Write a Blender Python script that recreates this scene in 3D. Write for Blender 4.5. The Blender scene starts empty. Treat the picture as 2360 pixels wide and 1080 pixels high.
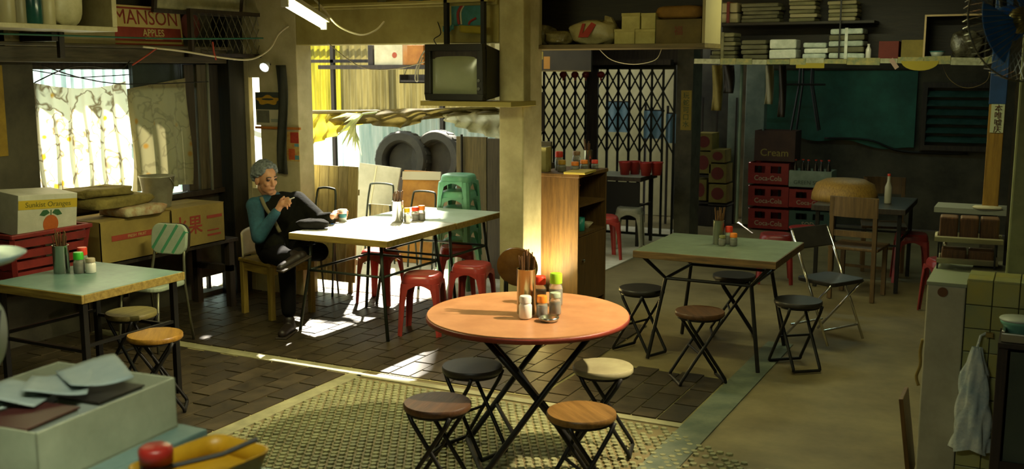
import bpy, bmesh, math, random
from mathutils import Vector, Matrix, Euler
random.seed(11)
SC = bpy.context.scene
COL = SC.collection
PI = math.pi
R = math.radians

# ------------------------------------------------------------------ camera, sky, sun, exposure
CAM = Vector((0, 0, 1.95)); YAW = R(27); PITCH = R(9); FPX = 2400.0
cd = bpy.data.cameras.new('camera'); cam = bpy.data.objects.new('camera', cd); COL.objects.link(cam)
cam.location = CAM; cam.rotation_euler = (R(90) - PITCH, 0, YAW)
cd.sensor_width = 36.0; cd.lens = 36.0 * FPX / 2360.0; cd.clip_start = 0.05
cd.dof.use_dof = True; cd.dof.focus_distance = 6.8; cd.dof.aperture_fstop = 3.2
SC.camera = cam
SC.view_settings.view_transform = 'Standard'; SC.view_settings.look = 'None'
SC.view_settings.exposure = 0.3; SC.view_settings.gamma = 1.0; SC.view_settings.use_curve_mapping = False

SC.cycles.max_bounces = 7; SC.cycles.diffuse_bounces = 4; SC.cycles.glossy_bounces = 3; SC.cycles.transmission_bounces = 5; SC.cycles.caustics_reflective = False; SC.cycles.caustics_refractive = False
world = bpy.data.worlds.new('world'); SC.world = world; world.use_nodes = True
bg = world.node_tree.nodes['Background']; bg.inputs[0].default_value = (0.93, 1.0, 0.93, 1); bg.inputs[1].default_value = 1.6

sd = bpy.data.lights.new('sun', 'SUN'); sd.energy = 30.0; sd.angle = R(1.2); sd.color = (1.0, 0.93, 0.78)
sun = bpy.data.objects.new('sun', sd); COL.objects.link(sun)
SUN_DIR = Vector((0.319, -0.637, -0.701)).normalized()
sun.rotation_euler = SUN_DIR.to_track_quat('-Z', 'Y').to_euler()

# ------------------------------------------------------------------ helpers
_f = Vector((-math.sin(YAW) * math.cos(PITCH), math.cos(YAW) * math.cos(PITCH), -math.sin(PITCH)))
_r = Vector((math.cos(YAW), math.sin(YAW), 0)); _u = _r.cross(_f)
def ray(px, py): return _f + _r * ((px - 1180) / FPX) - _u * ((py - 540) / FPX)
def pz(px, py, z=0.0): d = ray(px, py); return CAM + d * ((z - CAM.z) / d.z)     # photo point on a horizontal plane
def py_(px, py, y): d = ray(px, py); return CAM + d * ((y - CAM.y) / d.y)         # ... on a plane of constant Y
def px_(px, py, x): d = ray(px, py); return CAM + d * ((x - CAM.x) / d.x)         # ... on a plane of constant X
def pd(px, py, dep): return CAM + ray(px, py) * dep                               # ... at a measured distance

def lin(h):
    h = h.lstrip('#'); o = []
    for i in (0, 2, 4):
        c = int(h[i:i + 2], 16) / 255.0
        o.append(c / 12.92 if c <= 0.04045 else ((c + 0.055) / 1.055) ** 2.4)
    return (o[0], o[1], o[2], 1.0)

MATS = {}
def mat(name, col, rough=0.6, metal=0.0, var=0.25, scale=6.0, bump=0.0, col2=None, stretch=(1, 1, 1), spec=0.4, bscale=None,
        trans=0.0, emit=None, estr=0.0, glass=0.0, mixpos=(0.35, 0.7), detail=5.0):
    if name in MATS: return MATS[name]
    m = bpy.data.materials.new(name); m.use_nodes = True; MATS[name] = m
    nt = m.node_tree; N = nt.nodes; L = nt.links
    b = N['Principled BSDF']; b.inputs['Roughness'].default_value = rough; b.inputs['Metallic'].default_value = metal
    b.inputs['Specular IOR Level'].default_value = spec
    c = lin(col) if isinstance(col, str) else col
    c2 = (lin(col2) if isinstance(col2, str) else col2) if col2 else tuple([x * (1 - var) for x in c[:3]] + [1])
    tc = N.new('ShaderNodeTexCoord'); mp = N.new('ShaderNodeMapping'); mp.inputs['Scale'].default_value = stretch
    oi = N.new('ShaderNodeObjectInfo'); va = N.new('ShaderNodeVectorMath'); va.operation = 'ADD'
    vm = N.new('ShaderNodeVectorMath'); vm.operation = 'SCALE'; vm.inputs[0].default_value = (7, 13, 19)
    L.new(oi.outputs['Random'], vm.inputs['Scale'])
    L.new(tc.outputs['Object'], va.inputs[0]); L.new(vm.outputs[0], va.inputs[1]); L.new(va.outputs[0], mp.inputs['Vector'])
    nz = N.new('ShaderNodeTexNoise'); nz.inputs['Scale'].default_value = scale; nz.inputs['Detail'].default_value = detail
    nz.inputs['Roughness'].default_value = 0.65
    L.new(mp.outputs[0], nz.inputs['Vector'])
    rp = N.new('ShaderNodeValToRGB'); rp.color_ramp.elements[0].position = mixpos[0]; rp.color_ramp.elements[1].position = mixpos[1]
    rp.color_ramp.elements[0].color = c2; rp.color_ramp.elements[1].color = c
    L.new(nz.outputs['Fac'], rp.inputs['Fac'])
    hs = N.new('ShaderNodeHueSaturation'); L.new(rp.outputs['Color'], hs.inputs['Color'])
    mr = N.new('ShaderNodeMapRange'); mr.inputs['To Min'].default_value = 1 - var * 0.5; mr.inputs['To Max'].default_value = 1 + var * 0.5
    L.new(oi.outputs['Random'], mr.inputs['Value']); L.new(mr.outputs[0], hs.inputs['Value'])
    L.new(hs.outputs['Color'], b.inputs['Base Color'])
    if bump > 0:
        bp = N.new('ShaderNodeBump'); bp.inputs['Strength'].default_value = bump; bp.inputs['Distance'].default_value = 0.01
        n2 = N.new('ShaderNodeTexNoise'); n2.inputs['Scale'].default_value = bscale or scale * 4; n2.inputs['Detail'].default_value = 4
        L.new(mp.outputs[0], n2.inputs['Vector']); L.new(n2.outputs['Fac'], bp.inputs['Height']); L.new(bp.outputs[0], b.inputs['Normal'])
    if glass > 0: b.inputs['Transmission Weight'].default_value = glass
    if emit:
        b.inputs['Emission Color'].default_value = lin(emit); b.inputs['Emission Strength'].default_value = estr
    if trans > 0:
        out = N['Material Output']; tr = N.new('ShaderNodeBsdfTranslucent'); L.new(hs.outputs['Color'], tr.inputs['Color'])
        mx = N.new('ShaderNodeMixShader'); mx.inputs[0].default_value = trans
        L.new(b.outputs[0], mx.inputs[1]); L.new(tr.outputs[0], mx.inputs[2]); L.new(mx.outputs[0], out.inputs['Surface'])
    return m

def wood(name, col, col2, rough=0.55, axis=0, scale=3.0, **k):
    st = [14, 14, 14]; st[axis] = 1.2
    return mat(name, col, rough=rough, col2=col2, stretch=tuple(st), scale=scale, bump=0.12, **k)

class MB:
    """collects vertices and faces of one mesh part"""
    def __init__(s): s.v = []; s.f = []
    def add(s, vs, fs, M=None):
        o = len(s.v); s.v += [tuple(M @ Vector(p)) if M is not None else tuple(p) for p in vs]; s.f += [tuple(i + o for i in f) for f in fs]; return s
    def box(s, c, d, M=None, rz=0, rx=0, ry=0):
        x, y, z = d[0] / 2, d[1] / 2, d[2] / 2
        vs = [(-x, -y, -z), (x, -y, -z), (x, y, -z), (-x, y, -z), (-x, -y, z), (x, -y, z), (x, y, z), (-x, y, z)]
        fs = [(0, 3, 2, 1), (4, 5, 6, 7), (0, 1, 5, 4), (1, 2, 6, 5), (2, 3, 7, 6), (3, 0, 4, 7)]
        T = Matrix.Translation(Vector(c)) @ Euler((rx, ry, rz)).to_matrix().to_4x4()
        return s.add(vs, fs, (M @ T) if M is not None else T)
    def b2(s, a, b, M=None):      # box from two corners
        return s.box([(a[i] + b[i]) / 2 for i in range(3)], [abs(b[i] - a[i]) for i in range(3)], M)
    def bar(s, p0, p1, w, h=None):
        p0 = Vector(p0); p1 = Vector(p1); d = p1 - p0; q = d.to_track_quat('Z', 'X').to_matrix().to_4x4()
        return s.box((0, 0, 0), (w, h or w, d.length), Matrix.Translation((p0 + p1) / 2) @ q)
    def cone(s, p0, p1, r0, r1=None, n=12, cap=True):
        r1 = r0 if r1 is None else r1
        p0 = Vector(p0); p1 = Vector(p1); q = (p1 - p0).to_track_quat('Z', 'X').to_matrix()
        vs = []; 
        for p, r in ((p0, r0), (p1, r1)):
            for i in range(n):
                a = 2 * PI * i / n; vs.append(p + q @ Vector((r * math.cos(a), r * math.sin(a), 0)))
        fs = [(i, (i + 1) % n, n + (i + 1) % n, n + i) for i in range(n)]
        if cap: fs += [tuple(range(n - 1, -1, -1)), tuple(range(n, 2 * n))]
        return s.add(vs, fs)
    def tube(s, pts, r, n=7, closed=False, radii=None):
        pts = [Vector(p) for p in pts]; m = len(pts); vs = []; fs = []
        up = None
        for i, p in enumerate(pts):
            a = pts[(i - 1) % m] if (closed or i > 0) else p
            b = pts[(i + 1) % m] if (closed or i < m - 1) else p
            t = (b - a).normalized()
            if up is None: up = Vector((0, 0, 1)) if abs(t.z) < 0.9 else Vector((1, 0, 0))
            x = t.cross(up).normalized(); up = x.cross(t).normalized()
            rr = radii[i] if radii else r
            for k in range(n):
                an = 2 * PI * k / n; vs.append(p + (x * math.cos(an) + up * math.sin(an)) * rr)
        for i in range(m if closed else m - 1):
            j = (i + 1) % m
            for k in range(n):
                fs.append((i * n + k, i * n + (k + 1) % n, j * n + (k + 1) % n, j * n + k))
        if not closed: fs += [tuple(range(n - 1, -1, -1)), tuple(range((m - 1) * n, m * n))]
        return s.add(vs, fs)
    def lathe(s, prof, n=20, c=(0, 0, 0), M=None):
        vs = []; fs = []; m = len(prof)
        for r, z in prof:
            for k in range(n):
                a = 2 * PI * k / n; vs.append((c[0] + r * math.cos(a), c[1] + r * math.sin(a), c[2] + z))
        for i in range(m - 1):
            for k in range(n):
                fs.append((i * n + k, i * n + (k + 1) % n, (i + 1) * n + (k + 1) % n, (i + 1) * n + k))
        if prof[0][0] > 1e-5: fs.append(tuple(range(n - 1, -1, -1)))
        if prof[-1][0] > 1e-5: fs.append(tuple(range((m - 1) * n, m * n)))
        return s.add(vs, fs, M)
    def prism(s, poly, t, M=None):     # poly in local xy, extruded along z from 0 to t
        n = len(poly); vs = [(x, y, 0) for x, y in poly] + [(x, y, t) for x, y in poly]
        fs = [tuple(range(n - 1, -1, -1)), tuple(range(n, 2 * n))] + [(i, (i + 1) % n, n + (i + 1) % n, n + i) for i in range(n)]
        return s.add(vs, fs, M)
    def grid(s, fn, nu, nv, thick=0.0):
        vs = [fn(i / nu, j / nv) for j in range(nv + 1) for i in range(nu + 1)]
        fs = [(j * (nu + 1) + i, j * (nu + 1) + i + 1, (j + 1) * (nu + 1) + i + 1, (j + 1) * (nu + 1) + i) for j in range(nv) for i in range(nu)]
        return s.add(vs, fs)
    def ell(s, c, r, nu=16, nv=10, M=None):
        c = Vector(c); vs = []; fs = []
        for j in range(nv + 1):
            t = PI * j / nv
            for i in range(nu):
                a = 2 * PI * i / nu
                vs.append((c.x + r[0] * math.sin(t) * math.cos(a), c.y + r[1] * math.sin(t) * math.sin(a), c.z - r[2] * math.cos(t)))
        for j in range(nv):
            for i in range(nu): fs.append((j * nu + i, j * nu + (i + 1) % nu, (j + 1) * nu + (i + 1) % nu, (j + 1) * nu + i))
        return s.add(vs, fs, M)
    def caps(s, p0, p1, r0, r1, n=12):     # tapered capsule
        p0 = Vector(p0); p1 = Vector(p1); s.cone(p0, p1, r0, r1, n)
        s.ell(p0, (r0, r0, r0), n, 8); s.ell(p1, (r1, r1, r1), n, 8); return s
    def mesh(s, name, m, smooth=False):
        me = bpy.data.meshes.new(name); me.from_pydata(s.v, [], s.f); me.update()
        bm = bmesh.new(); bm.from_mesh(me); bmesh.ops.remove_doubles(bm, verts=bm.verts, dist=1e-6)
        bmesh.ops.recalc_face_normals(bm, faces=bm.faces); bm.to_mesh(me); bm.free()
        if m is not None: me.materials.append(m)
        if smooth:
            for p in me.polygons: p.use_smooth = True
        return me
    def build(s, name, m, parent=None, smooth=False, bevel=0.0, label=None, solid=0.0, loc=None, auto=None):
        o = bpy.data.objects.new(name, s.mesh(name, m, smooth or auto is not None)); COL.objects.link(o)
        if parent is not None: o.parent = parent
        if loc is not None: o.location = loc
        if solid:
            md = o.modifiers.new('solid', 'SOLIDIFY'); md.thickness = solid; md.offset = 0
        if bevel:
            md = o.modifiers.new('bevel', 'BEVEL'); md.width = bevel; md.segments = 2; md.limit_method = 'ANGLE'; md.angle_limit = R(40)
        if auto is not None: sharp(o, auto)
        if label: o['label'] = label
        return o

def sharp(o, deg):
    me = o.data; bm = bmesh.new(); bm.from_mesh(me); lim = R(deg)
    for e in bm.edges:
        if len(e.link_faces) == 2: e.smooth = e.calc_face_angle(0) < lim
    bm.to_mesh(me); bm.free()

def tag(o, label, cat, group=None, kind=None):
    if label: o['label'] = label
    if cat: o['category'] = cat
    if group: o['group'] = group
    if kind: o['kind'] = kind
    return o
def thing(name, label, cat, loc=(0, 0, 0), rz=0.0, group=None, rot=None):
    o = bpy.data.objects.new(name, None); COL.objects.link(o); o.empty_display_size = 0.1
    o.location = loc; o.rotation_euler = rot if rot else (0, 0, rz)
    return tag(o, label, cat, group)
def solo(name, mb, m, label, cat, loc=(0, 0, 0), rz=0.0, group=None, rot=None, **k):
    o = mb.build(name, m, **k); o.location = loc; o.rotation_euler = rot if rot else (0, 0, rz)
    return tag(o, label, cat, group)
def copy_tree(o, parent=None, **props):
    c = o.copy(); COL.objects.link(c); c.parent = parent
    for k, v in props.items(): c[k] = v
    for ch in list(o.children): copy_tree(ch, c)
    return c
def place(root, first, loc, rz, label, group=None, rot=None):
    """the first time moves the thing itself, later copies it with its parts"""
    o = root if first else copy_tree(root)
    o.location = loc; o.rotation_euler = rot if rot else (0, 0, rz); o['label'] = label
    if group: o['group'] = group
    return o
def structure(o, label=None, cat=None):
    o['kind'] = 'structure'; o['label'] = label or o.name.replace('_', ' '); o['category'] = cat or o.name.split('_')[0]; return o

def lettering(txt, size, m, parent, loc, rot=(0, 0, 0), name='lettering', ext=0.0008, sx=1.0, align='CENTER', bold=0.0):
    cu = bpy.data.curves.new(name, 'FONT'); cu.body = txt; cu.size = size; cu.align_x = align; cu.align_y = 'CENTER'; cu.extrude = ext; cu.offset = bold
    cu.resolution_u = 3
    t = bpy.data.objects.new(name, cu); COL.objects.link(t)
    dg = bpy.context.evaluated_depsgraph_get(); me = bpy.data.meshes.new_from_object(t.evaluated_get(dg))
    COL.objects.unlink(t); bpy.data.objects.remove(t); me.name = name
    me.materials.clear(); me.materials.append(m)
    o = bpy.data.objects.new(name, me); COL.objects.link(o); o.parent = parent; o.location = loc; o.rotation_euler = rot; o.scale = (sx, 1, 1)
    return o
FX = (R(90), 0, R(90))      # text facing +X
FY = (R(90), 0, 0)          # text facing -Y
def sag(p0, p1, drop, n=12):
    p0 = Vector(p0); p1 = Vector(p1)
    return [p0.lerp(p1, i / n) - Vector((0, 0, drop * 4 * (i / n) * (1 - i / n))) for i in range(n + 1)]
def smoothpath(pts, n=5):
    pts = [Vector(p) for p in pts]; out = []
    for i in range(len(pts) - 1):
        p0 = pts[max(i - 1, 0)]; p1 = pts[i]; p2 = pts[i + 1]; p3 = pts[min(i + 2, len(pts) - 1)]
        for k in range(n):
            t = k / n
            out.append(0.5 * ((2 * p1) + (p2 - p0) * t + (2 * p0 - 5 * p1 + 4 * p2 - p3) * t * t + (3 * p1 - p0 - 3 * p2 + p3) * t ** 3))
    out.append(pts[-1]); return out
def rrect(w, h, r, n=4):
    o = []
    for cx, cy, a0 in ((w / 2 - r, h / 2 - r, 0), (-w / 2 + r, h / 2 - r, 90), (-w / 2 + r, -h / 2 + r, 180), (w / 2 - r, -h / 2 + r, 270)):
        for i in range(n + 1):
            a = R(a0 + 90 * i / n); o.append((cx + r * math.cos(a), cy + r * math.sin(a)))
    return o
def crumple(w, d, h, seed, amp=0.25, nu=18, nv=12, power=0.5):
    """a lumpy bag or bundle: superellipsoid with folds, standing on z=0"""
    rnd = random.Random(seed); ph = [rnd.uniform(0, 6.28) for _ in range(8)]
    mb = MB(); vs = []; fs = []
    sg = lambda c, p: math.copysign(abs(c) ** p, c)
    for j in range(nv + 1):
        t = -PI / 2 + PI * j / nv
        for i in range(nu):
            a = 2 * PI * i / nu
            k = 1 + amp * (0.5 * math.sin(3 * a + ph[0] + 2 * t) + 0.35 * math.sin(5 * a + ph[1] - 3 * t) + 0.3 * math.sin(7 * t + ph[2] + 2 * a)) * math.cos(t)
            x = w / 2 * sg(math.cos(t), power) * sg(math.cos(a), power) * k; y = d / 2 * sg(math.cos(t), power) * sg(math.sin(a), power) * k
            z = h / 2 * (1 + sg(math.sin(t), power) * (1 + amp * 0.5 * math.sin(4 * a + ph[3])))
            vs.append((x, y, max(0.0, z)))
    for j in range(nv):
        for i in range(nu): fs.append((j * nu + i, j * nu + (i + 1) % nu, (j + 1) * nu + (i + 1) % nu, (j + 1) * nu + i))
    return mb.add(vs, fs)
# ------------------------------------------------------------------ the large structure
XL, YB, ZC = -6.4, 7.1, 2.75
m_conc = mat('concrete_floor', '#837650', rough=0.55, col2='#5c5030', scale=1.6, bump=0.08, var=0.05)
m_tile = mat('quarry_tile', '#463c2a', rough=0.42, col2='#2d271b', scale=9, var=0.5, bump=0.06)
m_mos = mat('mosaic_pebble', '#8c8c62', rough=0.55, col2='#68694a', scale=10, var=0.3)
m_border = mat('border_strip', '#9a9570', rough=0.55, col2='#767455', scale=7, var=0.1)
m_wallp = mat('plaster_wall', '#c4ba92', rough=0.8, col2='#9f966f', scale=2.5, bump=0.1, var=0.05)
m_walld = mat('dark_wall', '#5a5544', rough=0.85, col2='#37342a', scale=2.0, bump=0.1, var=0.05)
m_ceil = mat('ceiling_paint', '#b5a76c', rough=0.85, col2='#8f8250', scale=1.6, var=0.05)
m_beam = mat('beam_paint', '#a59a5a', rough=0.7, col2='#86793f', scale=3, var=0.05, bump=0.05)
m_col = mat('column_paint', '#c2b88c', rough=0.7, col2='#9c9268', scale=3, var=0.05, bump=0.08)
m_timber = wood('dark_timber', '#3c3226', '#221b14', axis=2)
m_courtfloor = mat('court_floor', '#cfc9b2', rough=0.8, col2='#a8a288', scale=3, var=0.05)

# floor: slab, loose quarry tiles, mosaic field
fl = MB(); fl.b2((-12.5, -1.6, -0.2), (1.2, 15.0, -0.008)); floor = structure(fl.build('floor', m_conc), 'dark tiled and concrete floor of the eatery', 'floor')
MB().b2((XL, 5.36, -0.01), (-3.85, 5.46, 0.0)).b2((-3.85, 5.335, -0.01), (-1.68, 5.40, 0.0)).b2((-3.92, 3.2, -0.01), (-3.82, 5.36, 0.0)).build('border_strip', m_border, floor)
MB().b2((-1.68, 3.2, -0.01), (-1.50, 7.4, 0.001)).build('border_strip', mat('border_strip_dark', '#6f745c', col2='#4d5747', rough=0.5, scale=6, var=0.1), floor)
tiles = []
TW, TL = 0.152, 0.305
def field(x0, x1, y0, y1):
    k = 0; x = x1
    while x > x0 + 0.02:
        y = y0 - (TL / 2 if k % 2 else 0)
        while y < y1 - 0.02:
            a = max(y, y0); b = min(y + TL, y1)
            if b - a > 0.05: tiles.append((x - TW / 2, (a + b) / 2, b - a))
            y += TL
        x -= TW; k += 1
field(XL, -2.62, 5.47, 7.45); field(-2.62, -1.69, 5.41, 6.36); field(XL, -3.93, 2.9, 5.35)
def seen(x, y):
    v = Vector((x, y, 0)) - CAM; dz = v.dot(_f)
    if dz < 0.3: return False
    return abs(v.dot(_r) / dz * FPX) < 1200 and abs(v.dot(_u) / dz * FPX) < 560
tiles.sort(key=lambda t: (not seen(t[0], t[1]), t[0] ** 2 + t[1] ** 2))
tm = {}; rest = MB(); rt = random.Random(5)
for i, (x, y, l) in enumerate(tiles):
    dz = rt.uniform(-0.0015, 0.002)
    if i < 300:
        key = round(l, 2)
        if key not in tm: tm[key] = MB().b2((-TW / 2 + .005, -key / 2 + .005, -0.008), (TW / 2 - .005, key / 2 - .005, 0.002)).mesh('tile', m_tile)
        o = bpy.data.objects.new('tile', tm[key]); COL.objects.link(o); o.parent = floor; o.location = (x, y, dz)
    else: rest.b2((x - TW / 2 + .005, y - l / 2 + .005, -0.008), (x + TW / 2 - .005, y + l / 2 - .005, 0.002 + dz))
m_grout = mat('grout', '#9a9060', rough=.8, col2='#6f673f', scale=3, var=.05)
MB().b2((XL, 5.46, -0.0079), (-2.62, 7.45, -0.005)).build('grout_bed', m_grout, floor); MB().b2((-2.62, 5.40, -0.0079), (-1.68, 6.37, -0.005)).build('grout_bed', m_grout, floor); MB().b2((XL, 2.9, -0.0079), (-3.92, 5.36, -0.005)).build('grout_bed', m_grout, floor)
o = rest.build('tiles_beyond', m_tile, floor); o['kind'] = 'stuff'
mo = MB(); rm = random.Random(3); sx = 0.05; syy = 0.043; j = 0; y = 3.3
hexa = [(math.cos(R(60 * i)) , math.sin(R(60 * i))) for i in range(6)]
while y < 5.32:
    x = -3.80 + (sx / 2 if j % 2 else 0)
    while x < -0.75:
        drop = 0.0 if x < -1.9 else (x + 1.9) / 1.3
        if seen(x, y) and rm.random() > drop * 0.9 and (y < 5.3 - max(0, x + 1.75) * 0.55):
            r = 0.0215 * rm.uniform(0.85, 1.05); a0 = rm.uniform(-.3, .3); zt = rm.uniform(0.0, 0.004)
            vs = [(x + r * math.cos(R(60 * q + 30) + a0), y + r * math.sin(R(60 * q + 30) + a0), -0.008) for q in range(6)] + \
                 [(x + r * .82 * math.cos(R(60 * q + 30) + a0), y + r * .82 * math.sin(R(60 * q + 30) + a0), zt) for q in range(6)]
            mo.add(vs, [(6, 7, 8, 9, 10, 11)] + [(q, (q + 1) % 6, 6 + (q + 1) % 6, 6 + q) for q in range(6)])
        x += sx
    y += syy; j += 1
def raw(mb, name, m, parent=None):
    me = bpy.data.meshes.new(name); me.from_pydata(mb.v, [], mb.f); me.update(); me.materials.append(m)
    o = bpy.data.objects.new(name, me); COL.objects.link(o); o.parent = parent; return o
o = raw(mo, 'mosaic', m_mos, floor); o['kind'] = 'stuff'
MB().b2((-12.4, 7.46, -0.01), (-3.75, 12.2, 0.004)).build('court_paving', m_courtfloor, floor)
MB().b2((-12.4, 3.0, -0.01), (-6.61, 7.455, 0.004)).build('outer_paving', m_courtfloor, floor)

# ceiling
c = MB(); c.b2((-6.6, -1.6, ZC), (1.2, 7.3, ZC + .12)).b2((-3.75, 7.3, ZC), (1.2, 14.0, ZC + .12)).b2((-5.9, 9.7, ZC), (-3.75, 12.0, ZC + .12))
structure(c.build('ceiling', m_ceil), 'ochre painted ceiling', 'ceiling')
# left wall with the curtained window and the low vent
w = MB()
w.b2((XL - .2, -1.6, 0), (XL, 5.1, ZC)).b2((XL - .2, 5.1, 2.0), (XL, 7.3, ZC)).b2((XL - .2, 5.1, 0.15), (XL, 6.62, 0.92)).b2((XL - .2, 5.1, 0), (XL, 6.62, .15))
w.b2((XL - .2, 6.62, 0.17), (XL, 6.95, .92)).b2((XL - .2, 6.62, 0), (XL, 6.95, 0.035)).b2((XL - .03, 6.95, 0), (XL, 7.3, .92)).b2((XL - .2, 6.95, .2), (XL - .03, 7.3, .92)).b2((XL - .2, 6.95, .92), (XL, 7.3, 2.0))
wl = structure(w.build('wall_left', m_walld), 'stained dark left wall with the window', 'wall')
MB().bar((XL - .1, 6.84, .02), (XL - .1, 6.84, .18), .03, .03).build('vent_bar', m_timber, wl)
# back wall pier with a daylight slit, the beam over the opening, the free column
w = MB()
w.b2((XL, YB, 0), (-6.185, YB + .05, ZC)).b2((-6.065, YB, 0), (-5.655, YB + .2, ZC)).b2((-6.185, YB, 0), (-6.065, YB + .2, .92)).b2((-6.185, YB, 1.88), (-6.065, YB + .2, ZC))
w.b2((XL, YB + .05, 0), (-6.185, YB + .2, .92)).b2((XL, YB + .05, 1.88), (-6.185, YB + .2, ZC))
structure(w.build('wall_back', m_wallp, bevel=.006), 'pale plaster pier with a bright slit behind the seated man', 'wall')
w = MB(); w.b2((-5.655, YB, 2.15), (-3.73, YB + .25, ZC)).b2((-5.655, YB - .03, 2.43), (-3.73, YB, 2.47))
structure(w.build('trim_1', m_beam, bevel=.008), 'ochre beam over the opening to the yard', 'beam')
w = MB(); w.b2((-3.73, YB, 0), (-3.52, YB + .33, ZC))
structure(w.build('trim_2', m_col, bevel=.012), 'cream painted column beside the brown cabinet', 'column')
# far room
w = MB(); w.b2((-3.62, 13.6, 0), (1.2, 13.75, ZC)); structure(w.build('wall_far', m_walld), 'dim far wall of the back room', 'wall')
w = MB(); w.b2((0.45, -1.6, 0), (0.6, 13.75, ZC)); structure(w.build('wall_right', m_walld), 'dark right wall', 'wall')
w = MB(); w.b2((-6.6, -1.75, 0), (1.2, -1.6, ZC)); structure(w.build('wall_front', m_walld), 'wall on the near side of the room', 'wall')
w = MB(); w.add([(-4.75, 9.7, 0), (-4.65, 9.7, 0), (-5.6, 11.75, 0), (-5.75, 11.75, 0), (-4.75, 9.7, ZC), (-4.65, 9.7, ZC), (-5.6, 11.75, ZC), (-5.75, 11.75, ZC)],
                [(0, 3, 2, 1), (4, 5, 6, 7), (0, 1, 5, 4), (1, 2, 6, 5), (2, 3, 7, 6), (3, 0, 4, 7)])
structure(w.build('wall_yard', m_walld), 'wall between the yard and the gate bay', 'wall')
w = MB(); w.b2((-3.79, 11.6, 0), (-3.60, 11.95, ZC)); structure(w.build('trim_3', mat('pier_grey', '#5d5a48', col2='#413f33', rough=.7, var=.05)), 'grey green pier holding the yellow paper strip', 'pier')
w = MB(); w.b2((-5.75, 11.62, 2.0), (-3.79, 11.72, ZC)); structure(w.build('trim_4', m_timber), 'dark lintel above the folding gate', 'lintel')
jm = mat('jamb_paint', '#8f9884', rough=.6, col2='#6d7868', scale=4, var=.05)
for nm, a, b, lb in (('trim_5', 1676, 1702, 'narrow pale green door jamb'), ('trim_6', 1716, 1760, 'wide pale green door jamb beside the red crates')):
    p = py_(a, 300, 13.05); q = py_(b, 300, 13.05)
    structure(MB().b2((p.x, 13.05, 0), (q.x, 13.2, ZC)).build(nm, jm, bevel=.006), lb, 'door jamb')
# dark timber post at the corner and the window's sliding frames
structure(MB().b2((-6.4, 6.9, 0), (-6.22, 7.09, ZC)).build('trim_7', wood('green_timber', '#2c2a22', '#181a16', axis=2), bevel=.008), 'near black timber post in the left corner', 'post')
structure(MB().b2((XL, 4.2, 2.0), (XL + .16, 6.9, 2.11)).b2((XL, 4.2, 2.11), (XL + .22, 6.9, 2.135)).build('trim_8', wood('lintel_wood', '#5a513a', '#38321f', axis=1), bevel=.006), 'weathered wooden lintel ledge over the window', 'lintel')
structure(MB().b2((XL, 5.0, .90), (XL + .08, 6.9, .94)).build('trim_9', m_timber), 'wooden window sill', 'sill')
win = structure(MB().b2((XL - .12, 5.08, .92), (XL - .06, 5.14, 2.0)).b2((XL - .12, 6.6, .92), (XL - .06, 6.66, 2.0)).b2((XL - .12, 5.1, 1.95), (XL - .06, 6.95, 2.0)).build('window_1', m_timber), 'curtained window in the left wall', 'window')

structure(MB().b2((-7.58, 13.6, 0), (-4.3, 13.9, 10.0)).build('wall_sunblock', m_wallp), 'tall unseen wall added behind the yard fence to cut off the sun', 'wall')  # out of view, added so its shadow edge limits the sun indoors
# ------------------------------------------------------------------ furniture: tables
m_steel = mat('steel', '#b9b9ae', rough=0.25, metal=1.0, var=0.1, scale=10)
m_black = mat('black_metal', '#1d1c19', rough=0.45, metal=0.3, var=0.2, scale=12)
m_gmetal = mat('green_grey_metal', '#3a4036', rough=0.4, metal=0.5, var=0.2, scale=12)
m_edge = wood('table_edge', '#a08a45', '#75602c', axis=0, rough=.5)
m_edge2 = wood('table_edge_brown', '#7a5d36', '#4a3820', axis=0, rough=.55)
m_teal = mat('teal_laminate', '#6f8a80', rough=0.38, col2='#55716a', scale=5, var=0.08)
m_teal2 = mat('grey_green_laminate', '#76816a', rough=0.42, col2='#5b6650', scale=5, var=0.08)
m_white = mat('white_laminate', '#dedccf', rough=0.35, col2='#c4c2b2', scale=4, var=0.05)
m_orange = mat('red_laminate', '#b9855c', rough=0.36, col2='#a06e48', scale=6, var=0.08)

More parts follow.
